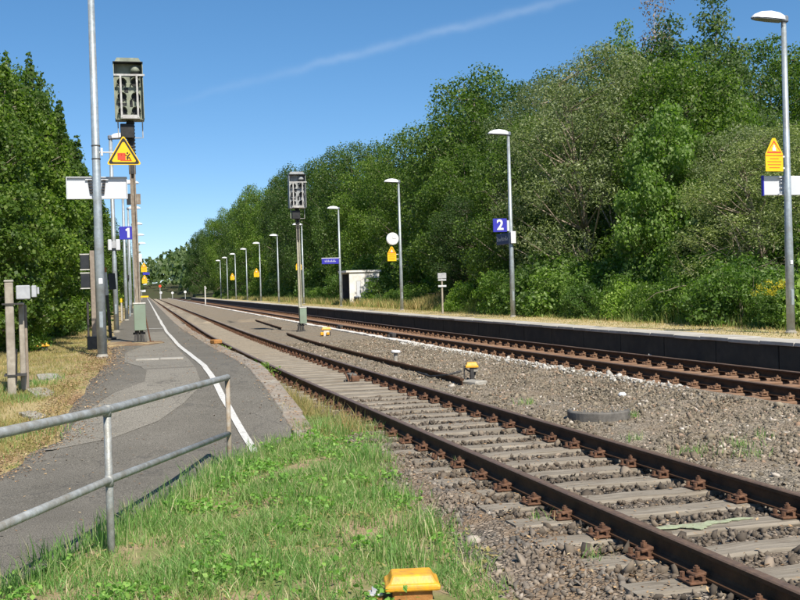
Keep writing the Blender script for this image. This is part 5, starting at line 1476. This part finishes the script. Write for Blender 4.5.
# concrete post pair with cable box
zc = zV(-1.3, 15.7)
t = thing('concrete_post_pair', 'two weathered concrete posts banded together with a grey cable box at the left', 'post', W(-1.29, 15.7, zc - .05), .05)
link('concrete_post', MB().cbox((0, 0, .80), (.115, .12, 1.70), .012).mesh('concrete_post', 'conc_post'), t)
link('concrete_post', MB().cbox((.15, .22, .68), (.075, .10, 1.36), .012).mesh('concrete_post', 'conc_post'), t)
link('concrete_post', MB().cbox((.205, .30, .66), (.04, .06, 1.32), .008).mesh('concrete_post', 'grey_leg'), t)
for z in (.33, 1.34): link('band', cached('band', lambda: MB().box((.05, .09, 0), (.30, .34, .022)).mesh('band', 'darksteel')), t, (0, 0, z))
bx = link('cable_box', MB().cbox((.19, -.02, 1.50), (.19, .16, .20), .012).mesh('cable_box', 'box_grey'), t)
link('side_box', MB().cbox((.335, -.01, 1.51), (.07, .12, .17), .01).cbox((.39, 0, 1.52), (.03, .08, .10), .006).mesh('side_box', 'box_grey'), bx)
link('cap', MB().cbox((0, 0, 1.665), (.13, .135, .035), .01).mesh('cap', 'concrete'), t)
mb = MB(); mb.tube([(.06, -.07, .22), (.08, -.07, .7)], .012, 6); link('cable', mb.mesh('cable', 'tar'), t)
# little yellow cable box in the verge
def cable_box(label, pos, rz, w, d, hleg, hlid, body='rust', body_w=.8, group=None):
    t = thing('cable_box', label, 'cable box', pos, rz, group)
    mb = MB()
    hw, hd = w / 2, d / 2
    lo = [(-hw, -hd), (hw, -hd), (hw, hd), (-hw, hd)]; a = .86; b = .62
    vs = [(x, y, 0) for x, y in lo] + [(x, y, hlid * .38) for x, y in lo] + [(x * a, y * a, hlid * .5) for x, y in lo] + [(x * .72, y * b, hlid) for x, y in lo]
    fs = [(3, 2, 1, 0)]
    for l in range(3):
        for k in range(4): fs.append((l * 4 + k, l * 4 + (k + 1) % 4, l * 4 + 4 + (k + 1) % 4, l * 4 + 4 + k))
    fs.append((12, 13, 14, 15)); mb.add(vs, fs)
    lid = link('lid', mb.mesh('lid', 'yellow_cap'), t, (0, 0, hleg))
    mod = lid.modifiers.new('bevel', 'BEVEL'); mod.width = min(w, d) * .04; mod.segments = 2
    link('body', MB().cbox((0, 0, hleg / 2), (w * body_w, d * .78, hleg + .02), .008).mesh('body', body), t)
    return t
t = cable_box('small yellow topped cable box on dark legs in the left verge', W(-1.5, 25.2, zV(-1.5, 25) - .01), .1, .36, .26, .13, .085, 'darksteel')
for i, (u, v, sx, sy, lab) in enumerate(((-.88, 17.2, .34, .66, 'upper flat concrete slab piece in the verge right of the concrete posts'), (-.92, 15.75, .30, .5, 'middle flat concrete slab piece right of the concrete posts'), (-.93, 14.3, .24, .4, 'lowest flat concrete slab piece near the railing'))):
    zz = zV(u, v); t = thing('concrete_slab', lab, 'slab', W(u, v, zz + .012), .2 + .3 * i); t.rotation_euler = (math.atan2(zA(v + .3) - zA(v - .3), .6), 0, .15 + .2 * i)
    poly = [(-sx / 2, -sy / 2), (sx * .1, -sy * .56), (sx / 2, -sy * .4), (sx * .46, sy * .3), (sx * .2, sy / 2), (-sx * .45, sy * .42)]
    link('slab', MB().prism_z(poly, -.06, .02).mesh('slab', 'concrete'), t)

# --- handrail
t = thing('handrail', 'grey two bar tubular handrail with a rusty end post in the left foreground', 'railing', (0, 0, 0))
pb = Vector((1.21, 10.87, -.27)); pa = Vector((0.0, 7.46, -.19)); dirv = (pb - pa)
pz = Vector((-1.49, 4.02, -.2))
ta, tb = pa + Vector((0, 0, 1.0)), pb + Vector((0, 0, .985)); tz = pz + Vector((0, 0, 1.13))
MBtube = lambda pts, r, n=14: MB().tube(pts, r, n)
dn = (tb - ta).normalized()
tz0 = Vector((-.571, 6.118, .86)); tz1 = ta + (tz0 - ta) * 2.7
link('top_rail', MBtube([tz1, ta, tb, tb + dn * .02], .031).mesh('top_rail', 'pipe', True), t)
lo_a, lo_b = pa + Vector((0, 0, .515)), pb + Vector((0, 0, .40)); lo_z = lo_a + (Vector((-.595, 6.197, .325)) - lo_a) * 2.7
link('lower_rail', MBtube([lo_z, lo_a, lo_b], .027).mesh('lower_rail', 'pipe', True), t)
for p, top_, mt_, lab in ((pa, ta, 'pipe', None), (pb, tb, 'pipe_rust', 'rust brown end post of the handrail'), (pz, tz, 'pipe', None)):
    o = link('post', MBtube([p - Vector((0, 0, .25)), top_ - Vector((0, 0, .02))], .026).mesh('post', mt_, True), t)
    if lab: o['label'] = lab
for p in (lo_a, ta): link('weld_collar', MBtube([p - Vector((0, 0, .045)), p + Vector((0, 0, .035))], .0295).mesh('weld_collar', 'pipe', True), t)

# --- between the tracks
t = thing('manhole_ring', 'dark round concrete manhole ring with a gravelly top in the ballast', 'manhole', W(6.15, 12.3, -.17))
link('ring', MB().lathe([(.40, -.08), (.405, .09), (.392, .108), (.31, .108)], 40).mesh('ring', 'conc_dark'), t)
link('cover', MB().lathe([(.308, .07), (.308, .098), (.28, .104), (.1, .110), (.01, .111)], 32).mesh('cover', 'bed_mid'), t)
# spare rails lying in the ballast
t = thing('spare_rail', 'rusty spare rail lying in the ballast right of the near track', 'rail', W(6.1, 17.6, -.16)); ti = Vector(t.location)
mb = MB(); mb.sweep([(du * 1.05, dz + .15) for du, dz in RAILP], [(6.05, 17.4, -.205), (6.11, 18, -.205), (6.17, 20, -.21), (6.19, 24, -.215), (6.2, 30, -.22), (6.28, 35, -.225), (6.45, 40.6, -.23)])
me = mb.mesh('spare_rail', ['rail']); me.transform(Matrix.Translation(-ti)); link('rail_body', me, t)
t = thing('spare_rail', 'shorter distant spare rail lying left of the right signal', 'rail', W(6.95, 46.5, -.16)); ti = Vector(t.location)
mb = MB(); mb.sweep([(du * 1.05, dz + .15) for du, dz in RAILP], [(6.95, 46.2, -.215), (7.05, 50, -.22), (7.33, 61, -.23)])
me = mb.mesh('spare_rail', ['rail']); me.transform(Matrix.Translation(-ti)); link('rail_body', me, t)
thing('timber_block', 'pale block at the end of the long spare rail', 'block', W(6.30, 17.5, -.15), .4, me=MB().cbox((0, 0, 0), (.30, .42, .09), .02).mesh('timber_block', 'concrete'))
# magnets / cable boxes
t = cable_box('yellow topped cable box on a stand beside the spare rail', W(6.55, 18.3, -.16), -.25, .24, .18, .22, .10, 'darksteel', .28)
mb = MB(); mb.cbox((.04, 0, .17), (.14, .12, .07), .012); link('grey_body', mb.mesh('grey_body', 'concrete'), t)
mb = MB(); mb.box((-.14, 0, .12), (.02, .06, .28)); mb.box((.03, .02, .05), (.05, .05, .2), Matrix.Rotation(.3, 3, 'Y')); mb.box((-.06, 0, .16), (.16, .05, .03), Matrix.Rotation(.6, 3, 'Y')); link('stand', mb.mesh('stand', 'darksteel'), t)
mb = MB(); mb.tube([(-.95, 1.2, .06), (-.75, .5, .03), (-.45, -.1, .10), (-.2, -.05, .16)], .02, 7); link('cable', mb.mesh('cable', 'tar'), t)
t = cable_box('yellow cable box pair right of the foot of the right signal', W(7.60, 38.2, -.17), -.1, .36, .22, .24, .10, 'line', .6)
mb = MB(); mb.cbox((-.17, -.12, .10), (.13, .12, .12), .02); mb.cbox((.05, -.12, .10), (.12, .12, .11), .02); link('lower_box', mb.mesh('lower_box', 'yellow_cap'), t)
mb = MB(); mb.box((-.15, 0, .05), (.04, .04, .22)); mb.box((.15, 0, .05), (.04, .04, .22)); link('stand', mb.mesh('stand', 'darksteel'), t)
t = thing('marker_stake', 'short grey stake with a white mushroom cap between the tracks', 'stake', W(6.42, 23.3, -.17)); t.rotation_euler = (0, .06, 0)
link('stake', MB().lathe([(.05, -.05), (.048, .24)], 10).mesh('stake', 'concrete'), t); link('cap', MB().lathe([(.10, .235), (.115, .26), (.10, .295), (.03, .305)], 14).mesh('cap', 'white', True), t)
t = thing('rail_contact', 'rusty rail contact device fixed to the right rail of the near track', 'rail contact', W(4.62, 19.5, -.10), head(19))
link('box', MB().cbox((-.10, .0, .0), (.14, .34, .13), .015).mesh('box', 'conc_dark'), t)
mb = MB(); mb.cbox((-.10, -.28, -.02), (.16, .12, .12), .02); mb.box((-.2, -.1, -.03), (.03, .3, .03), Matrix.Rotation(.5, 3, 'X')); mb.tube([(-.12, -.2, .07), (-.2, -.3, -.06)], .012, 6); link('arm', mb.mesh('arm', 'rust'), t)
t = thing('rail_contact', 'small dark rail contact on the near rail of the far track', 'rail contact', W(8.98, 33.4, .0), head(33), me=MB().cbox((0, 0, 0), (.16, .5, .14), .02).cbox((-.12, .1, -.03), (.08, .2, .08), .015).mesh('rail_contact', 'darksteel'))
t = thing('rail_contact', 'tiny dark rail contact far along the far track', 'rail contact', W(8.98, 42.5, .0), head(42), me=MB().cbox((0, 0, 0), (.16, .5, .16), .02).cbox((-.12, .1, -.03), (.08, .2, .08), .015).mesh('rail_contact', 'darksteel'))
t = thing('marker_post', 'pale post beside the cable trough in the distance', 'post', W(9.0, 143, -.15)); link('post', MB().cbox((0, 0, 1.25), (.16, .14, 2.7), .02).mesh('post', 'line'), t); link('cap', MB().cbox((.1, -.05, 2.3), (.2, .08, .22), .02).mesh('cap', 'box_grey'), t)
thing('pale_rock', 'single white stone with a dark shadow beside the far track ballast', 'stone', W(7.55, 14.3, -.155), me=MB().cbox((0, 0, .02), (.11, .09, .07), .025).mesh('pale_rock', 'white'))
thing('brick_fragment', 'orange brick fragment lying between the sleepers at the right', 'brick', W(4.62, 6.0, -.185), .5, me=MB().cbox((0, 0, .01), (.07, .05, .04), .012).mesh('brick_fragment', 'rust_orange'))
thing('brick_fragment', 'reddish brick piece lying on the near platform edge', 'brick', W(2.42, 24.6, PZ1 + .03), .3, me=MB().cbox((0, 0, .03), (.2, .28, .10), .02).mesh('brick_fragment', 'rust_orange'))
# foreground yellow box
fb = cable_box('bright yellow capped rusty cable box in the grass at the bottom edge', W(1.66, 5.75, -.24), -.22, .315, .24, .115, .085, 'rust_orange', .72)
mb = MB(); mb.cbox((-.205, -.02, .03), (.075, .10, .10), .008); link('side_box', mb.mesh('side_box', 'rust_orange'), fb)
mb = MB(); mb.cbox((-.21, -.02, .088), (.085, .09, .014), .004); mb.box((-.215, .01, .10), (.03, .06, .02)); link('side_lid', mb.mesh('side_lid', 'box_grey'), fb)
for x in (-.132, .132):
    for y in (-.095, .095): link('screw', cached('scr', lambda: MB().tube([(0, 0, 0), (0, 0, .012)], .010, 8).mesh('screw', 'rust')), fb, (x, y, .140))

# --- far platform furniture
t = thing('shelter', 'small white waiting shelter with a dark open front on the far platform', 'shelter', W(14.95, 70.6, PZ2 - .04), head(71))
for nm, c, s in (('end_wall', (1.05, .06, 1.15), (2.15, .12, 2.3)), ('end_wall', (1.05, 2.84, 1.15), (2.15, .12, 2.3)), ('back_wall', (2.07, 1.45, 1.15), (.11, 2.66, 2.3))):
    link(nm, MB().cbox(c, s, .008).mesh(nm, 'hut_white'), t)
link('roof', MB().cbox((1.0, 1.45, 2.375), (2.5, 3.1, .14), .01).mesh('roof', 'hut_white'), t)
mb = MB(); mb.box((.9, .125, 1.12), (1.9, .004, 2.2)); mb.box((2.01, 1.45, 1.12), (.004, 2.6, 2.2)); mb.box((1, 1.45, 2.302), (2, 2.6, .004)); mb.box((.99, 2.775, 1.12), (1.95, .004, 2.2)); link('shade_lining', mb.mesh('shade_lining', 'shade_in'), t)  # dark sheets stand in for the shade inside the open shelter
link('window_frame', MB().box((.62, -.006, 1.10), (.34, .01, 1.25)).mesh('window_frame', 'sig_light'), t)
link('pane', MB().box((.62, -.013, 1.10), (.26, .006, 1.15)).mesh('pane', 'sign_back'), t)
t = thing('litter_bin', 'small dark bin at the front corner of the white shelter', 'bin', W(15.3, 70.0, PZ2 - .03))
link('bin_body', MB().lathe([(.16, 0), (.2, .55), (.21, .57)], 14).mesh('bin_body', 'black_box'), t); link('bin_lid', MB().lathe([(.21, .57), (.2, .62), (.05, .66)], 14).mesh('bin_lid', 'lamp_grey'), t)
t = thing('sign_post', 'low pale post with two small plates left of the shaded trees', 'sign', W(13.4, 42.2, PZ2 - .03), head(42))
link('post', MB().cbox((0, 0, .86), (.07, .06, 1.74), .008).mesh('post', 'conc_post'), t)
link('upper_plate', MB().cbox((0, -.04, 1.62), (.38, .025, .24), .006).mesh('upper_plate', 'box_grey'), t)
link('lower_plate', MB().cbox((0, -.045, 1.18), (.36, .03, .08), .006).mesh('lower_plate', 'sign_back'), t)
link('lower_plate', MB().cbox((0, -.045, 1.44), (.36, .03, .06), .006).mesh('lower_plate', 'sign_back'), t)
# steps up the bank
st_ = structure('steps', MB().prism_z([(-.2, -.2), (.2, -.2), (.2, .2), (-.2, .2)], -.3, -.1).mesh('steps_base', 'concrete'), 'concrete steps climbing the bank behind the far platform')
st_.location = W(17.2, 55.0, PZ2)
random.seed(2)
for k in range(9):
    o = link('step', cached('step', lambda: MB().cbox((0, 0, -.1), (.34, 1.3, .22), .015).mesh('step', 'concrete')), st_, (-.2 + .30 * k, .22 * k, .12 + .15 * k)); o.rotation_euler = (0, 0, .6)
# dry mound beside the steps
mb = MB(); mb.lathe([(1.5, -.1), (1.35, .2), (1.0, .5), (.55, .75), (.1, .85)], 18)
mo = structure('mound', mb.mesh('mound', 'straw', True), 'straw covered mound beside the steps'); mo.location = W(16.6, 52.4, PZ2 - .05); mo.scale = (1.2, 1.0, .85)
N = 2600; a = rng.random(N) * 6.283; q = np.sqrt(rng.random(N)) * 2.0
P = np.stack([16.3 + float(bend(52)) + q * np.cos(a), 51.6 + q * np.sin(a), PZ2 + .55 * np.clip(1 - q / 2.2, 0, 1)], 1)
blades(P, .42, .014, rng, 'dryblade', 'mound_straw', .6, 'tall dry straw on the mound beside the steps', 'grass')

# --- distance
def disc_sign(label, u, v, z, zc_, r, mt):
    t = thing('distant_signal', label, 'signal', W(u, v, z), 0)
    link('post', MB().box((0, 0, zc_ / 2), (.16, .16, zc_)).mesh('post', 'box_grey'), t)
    mb = MB(); mb.lathe([(r, -.05), (r, .05)], 16); me = mb.mesh('disc', mt); me.transform(Matrix.Rotation(math.pi / 2, 4, 'X')); link('disc', me, t, (0, -.15, zc_))
disc_sign('white round distant signal right of the end of the line', 13.2, 330, -.3, 2.2, .42, 'white')
disc_sign('smaller white round signal left of the other distant white one', 9.3, 330, -.3, 2.0, .38, 'white')
disc_sign('red round signal far away above the tracks', 5.6, 330, -.3, 4.2, .42, 'red')
disc_sign('small whitish signal far away above the tracks', 6.0, 345, -.3, 2.2, .45, 'sign_back')
t = thing('barrier', 'yellow barrier across the far end of the near platform', 'barrier', W(.55, 230, PZ1))
link('beam', MB().cbox((0, 0, .65), (2.4, .1, .35), .02).mesh('beam', 'yellow'), t)
for x in (-1.0, 1.0): link('leg', MB().box((x, .02, .25), (.1, .1, .5)).mesh('leg', 'box_grey'), t)
t = thing('distant_board', 'pale board above the yellow barrier at the end of the platform', 'sign', W(.35, 236, PZ1))
link('board', MB().cbox((0, 0, 1.9), (1.7, .08, .5), .02).mesh('board', 'sign_back'), t); link('post', MB().box((0, .08, .95), (.1, .08, 1.9)).mesh('post', 'box_grey'), t)
